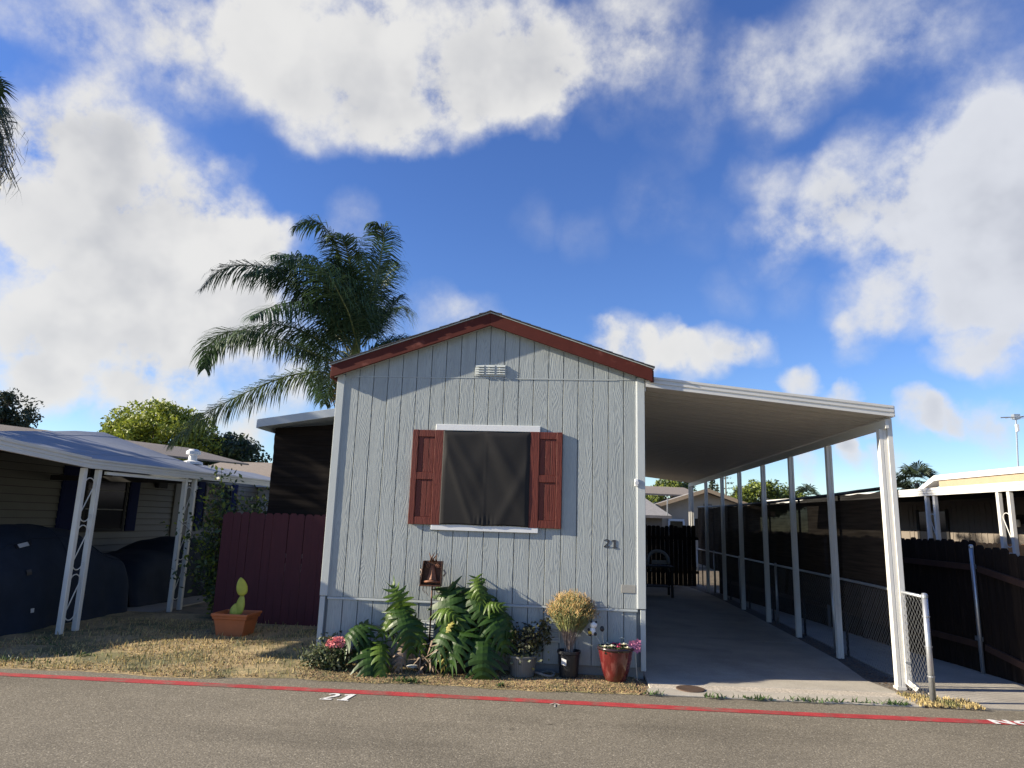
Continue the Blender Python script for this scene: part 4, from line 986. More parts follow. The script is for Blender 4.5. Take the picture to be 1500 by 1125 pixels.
MB().lathe([(.0, -.10), (.075, -.09), (.085, 0), (.07, .06)], 14, (wl(15.7)-.13, 15.7, 2.18)).build('glass_shade', M_LAMPG, lp, smooth=True)
MB().lathe([(.09, .06), (.09, .09), (.03, .13), (0, .13)], 14, (wl(15.7)-.13, 15.7, 2.18)).build('cap', M_DARK, lp)
# fresh cedar boards glowing beyond the dark fence
cf = thing('cedar_fence', (7.3, 13, 0), 'low orange cedar board fence in sunlight under the patio cover', 'fence')
pkc = picket(.14, 1.72, .018, M_TAN_F)
for k in range(44):
    y = 9.2+k*.147; place('board', pkc, cf, (pl(y)+.35, y, .03), (0, 0, math.atan2(1, -.1)))
MB().bar((pl(9.2)+.40, 9.2, 1.5), (pl(15.6)+.40, 15.6, 1.5), .04, .09).build('rail', M_TAN_F, cf)
# aerial
an = thing('tv_aerial', (12.2, 20, 2.9), 'thin grey television aerial on a mast above the right house', 'aerial')
MB().tube([(12.22, 20, 2.9), (12.36, 20, 5.15)], .022, 6).build('mast', M_GALV, an)
b = MB(); b.tube([(11.95, 20, 5.14), (13.0, 20, 5.2)], .016, 6)
for k in range(6): xx = 12.25+k*.14; b.tube([(xx, 19.72, 5.155), (xx, 20.28, 5.165)], .007, 5)
b.box(12.28, 12.44, 19.93, 20.07, 5.10, 5.24)
b.build('boom', M_GALV, an)
MB().box(12.30, 12.36, 19.9, 19.98, 4.75, 4.95).build('junction_box', M_WHITE, an)

# ------------------------------------------------------------------ things behind the carport
kf = thing('back_fence', (2.5, 22.9, 0), 'near-black board fence closing the back of the carport', 'fence')
pk2 = [picket(.135, 1.82+.035*k, .018, M_WOODF) for k in range(3)]
for k in range(22): place('board', random.choice(pk2), kf, (1.0+k*.14, 22.9, .02), (0, 0, 0))
for z in (.4, 1.45): MB().box(.9, 4.1, 22.92, 22.96, z, z+.09).build('rail', M_WOODF, kf)
tb = thing('work_table', (2.2, 19.3, .03), 'low dark work table at the back of the carport', 'table')
MB().box(1.6, 2.75, 18.9, 19.7, .78, .82).build('tabletop', M_DARK, tb)
for x in (1.66, 2.69):
    for y in (18.96, 19.64): MB().box(x-.03, x+.03, y-.03, y+.03, .03, .778).build('leg', M_DARK, tb)
MB().box(1.7, 2.65, 19.0, 19.6, .28, .30).build('shelf', M_DARK, tb)
ch = thing('plastic_chair', (2.4, 19.25, .82), 'white plastic chair back upturned on the work table', 'chair')
pts = [(2.08+.28*(1-math.cos(t)), 19.2+.1*math.sin(t), .84+.36*math.sin(t)**.7) for t in np.linspace(.02, math.pi-.02, 16)]
MB().tube(pts, .045, 8).build('back_frame', M_CONCD, ch, smooth=True)
MB().grid(lambda u, v: (2.2+u*.4, 19.26+.03*math.sin(u*3), .86+v*.1), 6, 2).build('seat', M_CONCD, ch, solid=.02)
for x in (2.12, 2.62): MB().tube([(x, 19.22, .84), (x+.03, 19.1, .68)], .02, 6).build('leg', M_CONCD, ch)

fh = thing('gabled_house', (6.3, 34, 0), 'far beige gabled house beyond the back fence', 'house')
zf = lambda x: 3.50-.34*(x-6.45) if x > 6.45 else 3.50-.34*(6.45-x)
MB().prism([(3.85, 0), (9.0, 0), (9.0, zf(9.0)), (6.45, 3.50), (3.85, zf(3.85))], 34, 44).build('wall', M_BEIGE, fh)
MB().prism([(6.45, 3.52), (9.5, 2.48), (9.5, 2.62), (6.45, 3.66)], 33.5, 44.3).build('roof', M_GREYR, fh)
MB().prism([(3.3, 2.448), (6.45, 3.52), (6.45, 3.66), (3.3, 2.59)], 33.5, 44.3).build('roof', M_GREYR, fh)
MB().prism([(6.45, 3.50), (9.52, 2.45), (9.52, 2.63), (6.45, 3.68)], 33.44, 33.49).build('rake_board', M_BEIGEL, fh)
MB().prism([(3.28, 2.43), (6.45, 3.50), (6.45, 3.68), (3.28, 2.61)], 33.44, 33.49).build('rake_board', M_BEIGEL, fh)
w = MB().box(4.75, 5.35, 33.95, 33.99, 1.3, 2.1).build('window', M_GLASS, fh); MB().box(4.68, 5.42, 33.9, 33.949, 2.1, 2.2).build('window_frame', M_WHITE, w); MB().box(4.66, 4.748, 33.9, 33.96, 1.25, 2.098).build('window_frame', M_WHITE, w); MB().box(5.352, 5.44, 33.9, 33.96, 1.25, 2.098).build('window_frame', M_WHITE, w)
w = MB().box(5.9, 6.6, 33.95, 33.99, 1.3, 2.25).build('window', M_GLASS, fh); MB().box(5.8, 5.898, 33.9, 33.96, 1.25, 2.3).build('window_frame', M_WHITE, w)
MB().box(6.35, 6.75, 33.95, 33.99, 2.5, 2.95).build('gable_vent', M_BROWNW, fh)
g2 = thing('grey_roofed_house', (3, 31, 0), 'far low house with grey shingle roof left of the beige gable', 'house')
MB().box(-3, 4.0, 31, 40, 0, 2.35).build('wall', M_LAP, g2)
MB().add([(-3.5, 30.5, 2.3), (4.35, 30.5, 2.3), (3.2, 35.5, 3.55), (-3.5, 35.5, 3.55)], [(0, 1, 2, 3)]).build('roof', M_GREYR, g2, solid=.12)
MB().add([(-3.5, 35.5, 3.6), (7.5, 40, 3.6), (7.2, 45, 4.3), (-3.5, 42, 4.3)], [(0, 1, 2, 3)]).build('tile_roof', M_SHING2, g2, solid=.1)
sd = thing('satellite_dish', (4.15, 30.4, 2.3), 'pale cream satellite dish on the far grey roof', 'satellite dish')
MB().lathe([(0, .06), (.15, .045), (.26, .01), (.30, -.03)], 18, (0, 0, 0)).build('dish', M_CREAM, sd, smooth=True, solid=.015).matrix_local = Matrix.Translation((0, -.1, .78)) @ Matrix.Rotation(math.radians(75), 4, 'X') @ Matrix.Rotation(.3, 4, 'Y')
MB().tube([(4.15, 30.45, 2.3), (4.15, 30.35, 3.05)], .025, 6).build('bracket', M_GALV, sd)
MB().tube([(4.15, 30.2, 2.85), (4.12, 29.9, 2.95)], .012, 5).build('feed_arm', M_GALV, sd)

# ------------------------------------------------------------------ palms
def frond(mb, pts, L, n, droop, rng, wid=.022, spread=1.0, vee=.55):
    """pinnate frond: rachis curve + hanging leaflets"""
    P = np.array(pts, float)
    seg = np.linalg.norm(np.diff(P, axis=0), axis=1); cum = np.concatenate([[0], np.cumsum(seg)]); tot = cum[-1]
    # Catmull-like smoothing by quadratic resampling
    def at(s):
        s = np.clip(s, 0, tot); return np.array([np.interp(s, cum, P[:, i]) for i in range(3)])
    def sm(s):
        w = tot*.07; return (at(s-w)+2*at(s)+at(s+w))/4
    mb.cur = 1; mb.tube([tuple(sm(tot*t)) for t in np.linspace(0, 1, 14)], list(np.linspace(.022, .004, 14)), 5); mb.cur = 0
    for k in range(n):
        t = .10+.90*(k/(n-1)); s = tot*t; p = sm(s); d = sm(s+.05*tot)-sm(s-.05*tot); d /= np.linalg.norm(d)+1e-9
        up = np.array([0, 0, 1.0]); side = np.cross(d, up); ls = np.linalg.norm(side)
        side = side/ls if ls > .15 else np.array([.6, .8, 0.])
        nu = np.cross(side, d)
        ll = L*(.35+.65*math.sin(math.pi*min(1, .12+t*.86))**.6)*(1 if t < .85 else .55)
        for sg in (-1, 1):
            a = rng.normal(0, .22); ln = ll*rng.uniform(.8, 1.12)
            v = side*sg*spread+d*(.45+.55*t)+nu*(vee*rng.uniform(-.7, 1.0))+rng.normal(0, .10, 3); v /= np.linalg.norm(v)
            g = np.array([0, 0, -droop])
            q1 = p+v*ln*.45+g*ln*.12; v2 = v+g*1.1+rng.normal(0, .08, 3); v2 /= np.linalg.norm(v2); q2 = q1+v2*ln*.35
            v3 = v2+g*1.3; v3 /= np.linalg.norm(v3); q3 = q2+v3*ln*.28
            w = np.cross(v, nu); nw = np.linalg.norm(w); w = w/nw if nw > 1e-3 else d; w = w*wid/2
            mb.add([p-w*.6, p+w*.6, q1+w, q1-w, q2+w*.75, q2-w*.75, q3], [(0, 1, 2, 3), (3, 2, 4, 5), (5, 4, 6)])

qp = thing('queen_palm', (-4.85, 14.0, 0), 'tall feathery palm with arching fronds behind the side awning', 'palm tree')
rng = np.random.default_rng(11)
PB = np.array([-4.72, 14.0, 5.05])
b = MB(); b.tube([(-4.95, 14, 0), (-4.92, 14.02, 1.6), (-4.85, 14.02, 3.2), (-4.78, 14, 4.4)], [.19, .16, .145, .15], 14)
for k in range(26): z = .3+k*.155; b.lathe([(.165, -.012), (.172, 0), (.165, .012)], 14, (-4.95+.0385*z, 14.01, z))
b.build('trunk', M_TRUNK, qp, smooth=True)
b = MB(); b.tube([(-4.78, 14, 4.38), (-4.74, 14, 4.8), (-4.70, 14, 5.3), (-4.66, 14, 5.8)], [.15, .165, .12, .05], 12); b.build('crownshaft', M_PALMR, qp, smooth=True)
b = MB()
for k in range(160):
    a = rng.uniform(0, 6.28); z = rng.uniform(4.3, 5.0); l = rng.uniform(.15, .5); dx = math.cos(a)
    p0 = np.array([-4.78+.15*math.cos(a), 14+.15*math.sin(a), z]); p1 = p0+np.array([math.cos(a)*l*.5-.12, math.sin(a)*l*.5, -l*.55])
    b.add([p0-[0, 0, .012], p0+[0, 0, .012], p1], [(0, 1, 2)])
b.build('fibre', M_PALMO, qp)
FR = [
 ([(-4.87,4.75),(-5.42,4.92),(-6.17,4.72),(-7.04,4.25),(-7.74,3.75),(-8.2,3.15)], -.5, .50, 78),
 ([(-4.86,5.0),(-5.45,5.26),(-6.26,5.58),(-7.07,5.87),(-7.87,5.94),(-8.33,5.62),(-8.38,5.0)], .35, .55, 84),
 ([(-4.82,5.29),(-5.22,6.06),(-5.9,6.71),(-6.57,7.10),(-7.21,7.16),(-7.66,6.9),(-7.82,6.4)], -.6, .5, 76),
 ([(-4.78,5.5),(-5.17,6.37),(-5.7,7.16),(-6.31,7.7),(-6.80,7.78),(-7.1,7.4)], .6, .5, 70),
 ([(-4.72,5.6),(-4.93,6.68),(-5.2,7.60),(-5.57,8.28),(-5.98,8.32),(-6.21,8.0)], -.25, .48, 70),
 ([(-4.66,5.6),(-4.73,6.68),(-4.88,7.5),(-5.16,8.0),(-5.41,8.12)], .9, .45, 60),
 ([(-4.57,5.6),(-4.41,6.53),(-4.25,7.4),(-4.13,8.0),(-4.28,8.2),(-4.50,8.1)], -.3, .5, 70),
 ([(-4.56,5.44),(-4.28,6.14),(-4.04,6.69),(-3.93,6.95)], .5, .42, 44),
 ([(-4.52,5.29),(-4.12,5.6),(-3.75,5.74),(-3.45,5.70)], .2, .42, 44),
 ([(-4.75,5.3),(-5.3,5.85),(-5.95,6.25),(-6.45,6.2),(-6.8,5.85)], 1.6, .5, 60),
 ([(-4.7,5.5),(-4.95,6.2),(-5.25,6.75),(-5.5,6.9),(-5.7,6.6)], -1.5, .55, 56),
 ([(-4.62,5.5),(-4.62,6.3),(-4.7,7.1),(-4.75,7.5),(-4.8,7.4)], -1.0, .6, 60),
 ([(-4.6,5.5),(-4.5,6.2),(-4.35,6.8),(-4.3,7.1)], 1.4, .55, 50),
 ([(-4.75,5.2),(-5.2,5.55),(-5.75,5.65),(-6.25,5.3),(-6.5,4.8)], 1.9, .5, 56),
 ([(-4.7,5.3),(-4.95,5.85),(-5.3,6.1),(-5.6,5.8),(-5.8,5.3)], -1.7, .55, 56),
 ([(-4.6,5.3),(-4.55,5.9),(-4.6,6.3),(-4.62,6.3)], -2.0, .6, 40),
 ([(-4.78,5.5),(-5.2,6.25),(-5.75,6.75),(-6.2,6.8),(-6.5,6.45)], -1.1, .52, 60),
 ([(-4.70,5.6),(-4.85,6.5),(-5.1,7.2),(-5.4,7.6),(-5.75,7.5)], .5, .5, 62),
 ([(-4.62,5.6),(-4.48,6.45),(-4.36,7.2),(-4.3,7.75),(-4.4,7.95)], .8, .5, 60),
 ([(-4.80,5.1),(-5.3,5.5),(-5.9,5.75),(-6.5,5.6),(-6.95,5.1)], -1.0, .5, 60),
 ([(-4.66,5.5),(-4.7,6.3),(-4.85,6.9),(-5.0,7.1)], -.6, .55, 56),
 ([(-4.72,4.95),(-5.1,5.15),(-5.6,5.0),(-6.0,4.5)], 1.2, .42, 44),
]
for pts, dy, L, n in FR:
    m = len(pts); P = [(x, 14.0+dy*(i/(m-1))**1.1*1.6, z) for i, (x, z) in enumerate(pts)]
    b = MB(); frond(b, P, L*1.5, int(n*2.5), .85, rng, .025); b.build('frond', [M_PALM if rng.uniform() < .65 else M_PALM2, M_PALMR], qp)

def fan_palm(name, loc, h, R_, label, seed, nleaf=26, skirt=True, trunk_r=.2, cat='palm tree', group=None, fold=26):
    rg = np.random.default_rng(seed); t = thing(name, loc, label, cat, group); x, y, z = loc
    MB().tube([(x, y, z), (x+.05, y, z+h*.5), (x, y, z+h)], [trunk_r*1.2, trunk_r, trunk_r*.9], 10).build('trunk', M_TRUNK, t, smooth=True)
    b = MB()
    for k in range(nleaf):
        a = rg.uniform(0, 6.28); el = rg.uniform(-.9, 1.2) if skirt else rg.uniform(-.3, 1.3)
        d = np.array([math.cos(a)*math.cos(el), math.sin(a)*math.cos(el), math.sin(el)]); c = np.array([x, y, z+h])+d*R_*.45
        s = np.cross(d, [0, 0, 1]); s /= np.linalg.norm(s)+1e-9; u = np.cross(s, d)
        b.add([np.array([x, y, z+h])-s*.02, np.array([x, y, z+h])+s*.02, c], [(0, 1, 2)])
        for j in range(fold):
            f = -1.9+3.8*j/(fold-1); v = d*math.cos(f)+s*math.sin(f)+u*.12*math.cos(f*3); l = R_*.55*rg.uniform(.75, 1.1)
            q = c+v*l*.6; q2 = c+v*l+np.array([0, 0, -.28*l]); w = np.cross(v, u); w = w/(np.linalg.norm(w)+1e-9)*R_*.028
            b.add([c, q-w, q2, q+w], [(0, 1, 2, 3)])
    b.build('crown', M_FOLD, t); return t

# the palm whose hanging thatch shows at the left edge
tp = thing('thatched_palm', (-12.92, 12, 0), 'tall dark fan palm with hanging dead thatch at the picture edge above the left home', 'palm tree')
MB().tube([(-12.92, 12, 0), (-12.92, 12, 9.6)], [.22, .16], 12).build('trunk', M_TRUNK, tp, smooth=True)
b = MB(); rg = np.random.default_rng(5)
for k in range(900):
    a = rg.uniform(0, 6.28); z = rg.uniform(8.9, 10.2); r0 = .16; l = rg.uniform(.4, 1.0)
    p0 = np.array([-12.92+r0*math.cos(a), 12+r0*math.sin(a), z]); out = rg.uniform(.35, 1.05)
    p1 = p0+np.array([math.cos(a)*out*.75, math.sin(a)*out*.75, .05]); p2 = p1+np.array([math.cos(a)*out*.25, math.sin(a)*out*.25, -l*.55]); p3 = p2+np.array([rg.normal(0, .1)-.05*math.cos(a), 0, -l*.4])
    w = np.array([-math.sin(a), math.cos(a), 0])*.014
    b.add([p0-w, p0+w, p1+w, p1-w, p2+w, p2-w, p3], [(0, 1, 2, 3), (3, 2, 4, 5), (5, 4, 6)])
b.build('thatch', M_FOLD, tp)
b = MB()
for k in range(22):
    a = rg.uniform(0, 6.28); el = rg.uniform(-.1, 1.3); d = np.array([math.cos(a)*math.cos(el), math.sin(a)*math.cos(el), math.sin(el)]); c = np.array([-12.92, 12, 10.2])+d*.55
    s = np.cross(d, [0, 0, 1]); s /= np.linalg.norm(s)+1e-9; u = np.cross(s, d)
    for j in range(28):
        f = -1.9+3.8*j/27; v = d*math.cos(f)+s*math.sin(f); l = .62*rg.uniform(.8, 1.1); q = c+v*l*.6; q2 = c+v*l+np.array([0, 0, -.2]); w = np.cross(v, u); w = w/(np.linalg.norm(w)+1e-9)*.02
        b.add([c, q-w, q2, q+w], [(0, 1, 2, 3)])
b.build('crown', M_PALM, tp)

# ------------------------------------------------------------------ trees
tree('leafy_tree', (-28.5, 46, 0), 'bright green broad tree behind the left home', .4, (-29.2, 46, 6.7), (3.9, 3.6, 2.6), 150, 150, .8, .15, [M_FOLL, M_FOLL, M_FOLL2], seed=3, shell=.45)
tree('leafy_tree', (-14.8, 10.2, 0), 'unseen round leafy tree added left of the left home to shade the fence', .2, (-14.8, 10.2, 5.9), (2.2, 2.3, 2.2), 70, 130, .7, .10, [M_FOLS, M_FOLL], seed=5)  # added out of view so its crown shades the maroon fence and awning screen
tree('leafy_tree', (-23.5, 50, 0), 'second tree in darker greens for the shaded right side of the broad crown', .35, (-26.2, 49, 5.3), (3.3, 3, 2.1), 110, 130, .8, .16, [M_FOLS, M_FOLD], seed=4)  # darker foliage colours stand in for the bright tree's shaded right side
def conifer(name, loc, h, R_, label, seed, droop=.1, whorls=22, mat_=M_FOLD, dens=26, sparse=False):
    rg = np.random.default_rng(seed); t = thing(name, loc, label, 'tree'); x, y, z = loc
    MB().tube([(x, y, z), (x, y, z+h)], [R_*.09, .02], 8).build('trunk', M_BARK, t, smooth=True)
    C = []
    for k in range(whorls):
        f = k/whorls; zz = z+h*(.16+.84*f); rr = R_*(1-f)**.8*rg.uniform(.75, 1.1)+.06
        for j in range(5 if sparse else 7):
            a = rg.uniform(0, 6.28); n = dens; s = rg.uniform(.05 if not sparse else .2, 1, n)[:, None]
            C.append(np.array([x, y, zz])+s*np.array([math.cos(a)*rr, math.sin(a)*rr, -droop*rr])+rg.normal(0, .05*R_ if not sparse else .02*R_, (n, 3)))
    C = np.concatenate(C); V, F = leaf_cloud(C, .10*R_**.5 if not sparse else .07, rg, 2.6, .2)
    o = bpy.data.objects.new('crown', np_mesh('crown', V-np.array(loc), F, [mat_])); COL.objects.link(o); o.parent = t; return t
tree('pine_tree', (-44.5, 50, 0), 'dark pine with ragged outline beyond the left home at the picture edge', .5, (-45.6, 50, 8.2), (3.4, 3, 2.6), 90, 110, .75, .15, [M_FOLD], seed=8, shell=.3)
tree('leafy_tree', (7.2, 52, 0), 'rounded green tree above the far roof ridge', .3, (7.4, 52, 4.2), (1.9, 1.8, 1.35), 60, 110, .5, .11, [M_FOLS, M_FOLL], seed=6)
tree('leafy_tree', (15.8, 58, 0), 'bright green tree group seen between the carport posts', .3, (15.6, 58, 4.3), (2.5, 2.2, 1.5), 80, 120, .55, .12, [M_FOLL, M_FOLS], seed=9)
tree('leafy_tree', (18.6, 60, 0), 'smaller bright green tree right of the tree group between the posts', .2, (18.4, 60, 4.35), (1.3, 1.3, .9), 30, 110, .45, .11, [M_FOLL, M_FOLS], seed=10)
conifer('cypress_tree', (11.6, 58, 0), 6.2, .9, 'narrow dark cypress beside the far gable', 12, .3)
conifer('norfolk_pine', (12.9, 59, 0), 7.6, 1.5, 'thin sparse conifer with level branches between the carport posts', 13, -.1, 15, M_FOLD, 12, True)
conifer('cypress_tree', (12.4, 60, 0), 5.6, .5, 'small narrow cypress right of the sparse conifer', 14, .3)
fan_palm('fan_palm', (19.9, 60, 0), 4.5, 1.6, 'small fan palm just over the shade cloth edge', 21, 16, fold=18)
fan_palm('fan_palm', (28.7, 60, 0), 6.0, 2.3, 'larger fan palm left of the white patio roof', 22, 22, fold=20)
fan_palm('fan_palm', (27.1, 60, 0), 5.2, 1.9, 'lower fan palm beside the larger palm left of the patio roof', 23, 18, fold=20)

# ------------------------------------------------------------------ shrub at the end of the maroon fence
def shrub(name, loc, label, stems, leaf, per, mats, seed, cat='shrub', spread=.10, stem_r=.012, org=None):
    rg = np.random.default_rng(seed); t = thing(name, loc, label, cat); C = []
    b = MB()
    for (p0, p1, p2) in stems:
        P = [Vector(p0), Vector(p1), Vector(p2)]
        q = [P[0]*(1-s)**2+P[1]*2*s*(1-s)+P[2]*s*s for s in np.linspace(0, 1, 9)]
        b.tube(q, list(np.linspace(stem_r, stem_r*.25, 9)), 5)
        s = rg.uniform(.15, 1, per); 
        pts = np.array([np.array(P[0]*(1-k)**2+P[1]*2*k*(1-k)+P[2]*k*k) for k in s]); C.append(pts+rg.normal(0, spread, (per, 3))*(.35+s[:, None]))
    b.build('stems', M_WOODY, t, smooth=True)
    C = np.concatenate(C); C[:, 2] = np.maximum(C[:, 2], loc[2]+.02); V, F = leaf_cloud(C, leaf, rg, 2.0, .4)
    o = bpy.data.objects.new('foliage', np_mesh('foliage', V-np.array(loc), F, mats, mi=rg.integers(0, len(mats), len(F)))); COL.objects.link(o); o.parent = t
    return t
st = []; rg = random.Random(4)
for k in range(20):
    x = -6.25+rg.uniform(-.1, .1); y = 12.25+rg.uniform(-.15, .2); h = rg.choice([.9, 1.3, 1.7, 2.0, 2.3, 2.7]); lean = rg.uniform(-.85, .35) if h < 2 else rg.uniform(-.35, .25)
    st.append(((x, y, .02), (x+lean*.2, y, h*.7), (x+lean, y+rg.uniform(-.4, .3), h)))
for k in range(5): st.append(((-6.2, 12.3, .02), (-6.1, 12.3, 1.7), (-5.8+.18*k, 12.5, 1.95+.12*(k % 3)))) 
shrub('climbing_shrub', (-6.25, 12.25, .03), 'straggly green shrub growing up beside the end of the maroon fence', st, .046, 165, [M_FOLS, M_FOLS, M_FOLL], 15, spread=.125)

# ------------------------------------------------------------------ plants in front of the house
def split_leaf(mb, base, tip, nrm, W, droop=.25, lobes=9, rng=random):
    """deeply cut leaf: midrib from base to tip, finger lobes both sides"""
    B, T = Vector(base), Vector(tip); ax = (T-B); L = ax.length; ax.normalize(); nr = Vector(nrm); nr = (nr-ax*nr.dot(ax)).normalized(); sd = ax.cross(nr)
    def mid(t): return B+ax*L*t+nr*(L*.18*math.sin(math.pi*t))+Vector((0, 0, -droop*L*t*t*.5))
    for s in (-1, 1):
        for k in range(lobes):
            t0 = k/lobes; t1 = (k+.88)/lobes; tm = (t0+t1)/2
            w = W/2*1.12*(math.sin(math.pi*(.25+.71*tm))**.75)*rng.uniform(.82, 1.1)
            f = -.35+1.05*tm; dr = droop*rng.uniform(.6, 1.7); tw = rng.uniform(-.25, .25)
            rows = []
            for j in range(6):
                q = j/5; wd = (1.22, 1.2, 1.1, .9, .66, .14)[j]
                c0 = mid(tm); off = sd*s*w*q+ax*L*(f*q*q*.5-.02*q-(.16*(1-tm)**3)*q)-nr*(w*.30*q*q)+Vector((0, 0, -dr*w*.9*q*q))+nr*(w*tw*q*q)
                h = (mid(t1)-mid(t0))*.5*wd*(1.02+.25*q*(1-q))
                rows.append((c0+off-h, c0+off+nr*.010*(1-q), c0+off+h))
            o = []
            for r in rows: o += list(r)
            fs = []
            for j in range(5):
                fs += [(3*j, 3*j+1, 3*j+4, 3*j+3), (3*j+1, 3*j+2, 3*j+5, 3*j+4)]
            mb.add(o, fs)
    c = mb.cur; mb.cur = 1; mb.tube([mid(t)+nr*.004 for t in np.linspace(0, 1, 8)], list(np.linspace(.006, .002, 8)), 4); mb.cur = c
def leafy_thing(t, specs, crown, mat_pick):
    rg = random.Random(9)
    for i, (bs, tp_, nr, W, m) in enumerate(specs):
        W *= 1.02; nr = (nr[0]+rg.uniform(-.25, .25), nr[1]+rg.uniform(-.15, .15), nr[2]+rg.uniform(-.1, .45))
        b = MB(); split_leaf(b, bs, tp_, nr, W, .30, 8, rg); b.build('leaf', [m, m], t, smooth=False)
        c = Vector(crown); q = Vector(bs); md_ = c.lerp(q, .5)+Vector((0, 0, .10))
        MB().tube([c, md_, q], [.014, .011, .009], 6).build('stalk', M_STALK, t, smooth=True)
D_, Yg = M_LEAF, M_LEAFY
ph1 = thing('philodendron', (-1.95, 8.75, .03), 'sprawling split leaf philodendron with woody stems left of the black pot', 'plant')
leafy_thing(ph1, [
 ((-2.10, 8.85, .66), (-2.28, 8.80, 1.10), (.35, -1, .25), .34, Yg),
 ((-2.12, 8.80, .78), (-2.34, 8.70, .46), (-.5, -1, .2), .30, Yg),
 ((-2.12, 8.75, .74), (-1.93, 8.60, .32), (.1, -1, .45), .42, D_),
 ((-1.98, 8.78, .62), (-1.80, 8.65, .30), (.6, -1, .3), .24, Yg),
 ((-2.52, 8.70, .55), (-2.80, 8.52, .28), (-.35, -.8, .75), .40, D_),
 ((-2.45, 8.65, .34), (-2.34, 8.28, -.02), (.1, -1, .6), .50, D_),
 ((-2.35, 8.65, .36), (-2.22, 8.30, .04), (.8, -.8, .4), .26, Yg),
 ((-2.60, 8.78, .48), (-2.52, 8.55, .24), (-.6, -.7, .6), .30, D_),
 ((-2.0, 8.7, .40), (-2.08, 8.55, .10), (.2, -1, .4), .22, M_DRIED),
], (-1.88, 8.78, .22), None)
b = MB()
for (p0, p1, p2) in (((-1.72, 8.65, .03), (-1.82, 8.72, .25), (-1.95, 8.80, .5)), ((-1.74, 8.66, .03), (-1.9, 8.75, .2), (-2.3, 8.8, .45)), ((-1.65, 8.7, .03), (-1.72, 8.75, .2), (-1.9, 8.8, .4)), ((-1.78, 8.62, .02), (-1.9, 8.64, .22), (-2.0, 8.68, .36))):
    b.tube([p0, p1, p2], [.022, .018, .010], 7)
b.build('woody_stems', M_WOODY, ph1, smooth=True)
b = MB(); rg = random.Random(2)
for k in range(46):
    x, y, z = -1.68+rg.uniform(-.14, .10), 8.62+rg.uniform(-.1, .1), rg.uniform(.05, .42); dx, dz = rg.uniform(-.13, .13), rg.uniform(-.18, .06)
    b.add([(x-.012, y, z), (x+.012, y-.01, z), (x+dx+.015, y-.03, z+dz*.6), (x+dx*1.5, y-.02, z+dz)], [(0, 1, 2, 3)])
b.build('dried_sheath', M_DRIED, ph1)
ph2 = thing('philodendron', (-1.38, 8.78, .03), 'big split leaf philodendron with upright leaves in a black nursery pot', 'plant')
b = MB(); b.lathe([(0, .0), (.20, 0), (.205, .03), (.235, .30), (.25, .33), (.25, .36), (.225, .36), (.215, .30), (0, .29)], 26, (-1.42, 8.80, .03)); b.build('pot', M_BLACKP, ph2, smooth=False, bevel=.003)
b = MB(); b.lathe([(0, 0), (.16, 0), (.165, .02), (.18, .26), (.19, .27), (.185, .31), (.17, .31), (0, .28)], 22, (-1.72, 8.92, .05)); b.build('pot', M_BLACKP, ph2)
leafy_thing(ph2, [
 ((-1.58, 8.82, 1.00), (-1.42, 8.68, .42), (-.35, -1, .35), .46, D_),
 ((-1.54, 8.85, 1.02), (-1.20, 8.78, .55), (.55, -.8, .45), .40, D_),
 ((-1.66, 8.72, .74), (-1.36, 8.55, .70), (0, -.75, .7), .24, Yg),
 ((-1.42, 8.68, .62), (-1.62, 8.45, .22), (-.3, -1, .4), .34, D_),
 ((-1.22, 8.82, 1.02), (-.98, 8.66, .56), (.2, -1, .45), .44, D_),
 ((-1.18, 8.85, 1.06), (-1.02, 8.76, .70), (.7, -.7, .4), .36, Yg),
 ((-1.20, 8.80, 1.16), (-1.10, 8.66, .88), (.2, -1, .3), .20, Yg),
 ((-1.02, 8.74, .78), (-.78, 8.58, .38), (.15, -1, .45), .46, D_),
 ((-.98, 8.78, .82), (-.70, 8.66, .52), (.5, -.8, .55), .36, D_),
 ((-1.10, 8.72, .80), (-.80, 8.62, .86), (-.2, -.7, .7), .20, Yg),
 ((-1.06, 8.62, .50), (-1.02, 8.40, .00), (.05, -1, .35), .54, D_),
 ((-1.28, 8.62, .55), (-1.42, 8.42, .16), (-.2, -1, .45), .40, D_),
 ((-1.30, 8.76, .82), (-1.36, 8.60, .42), (-.1, -1, .4), .36, D_),
 ((-1.08, 8.85, .75), (-1.28, 8.9, 1.05), (0, -1, .4), .28, D_),
 ((-1.5, 8.9, .75), (-1.62, 8.95, .48), (-.4, -1, .3), .3, D_),
 ((-1.5, 8.66, .48), (-1.52, 8.52, .14), (.1, -1, .3), .16, M_DEADL),
 ((-1.46, 8.64, .62), (-1.50, 8.50, .40), (-.6, -1, .2), .12, M_DEADL),
], (-1.38, 8.82, .36), None)

# pink flowering bush
st = []; rg = random.Random(6)
for k in range(24):
    x = -2.98+rg.uniform(-.16, .16); y = 8.78+rg.uniform(-.1, .1); a = rg.uniform(0, 6.28); r = rg.uniform(.08, .34); h = rg.uniform(.14, .34)
    st.append(((x, y, .03), (x, y, h*.7), (x+r*math.cos(a), y+r*.7*math.sin(a), h)))
pb = shrub('flower_bush', (-2.98, 8.78, .03), 'low grey-green bush with a pink flower head at the left house corner', st, .026, 150, [M_FOLP, M_FOLP, M_FOLS], 16, spread=.05, stem_r=.006)
rgn = np.random.default_rng(3); u = rgn.normal(size=(420, 3)); u /= np.linalg.norm(u, axis=1)[:, None]; u[:, 2] = np.abs(u[:, 2])*.75
V, F = leaf_cloud(np.array([-2.86, 8.72, .30])+u*np.array([.145, .12, .12]), .022, rgn, 1.8, -.3)
o = bpy.data.objects.new('flower_head', np_mesh('flower_head', V-np.array((-2.98, 8.78, .03)), F, [M_PINK])); COL.objects.link(o); o.parent = pb

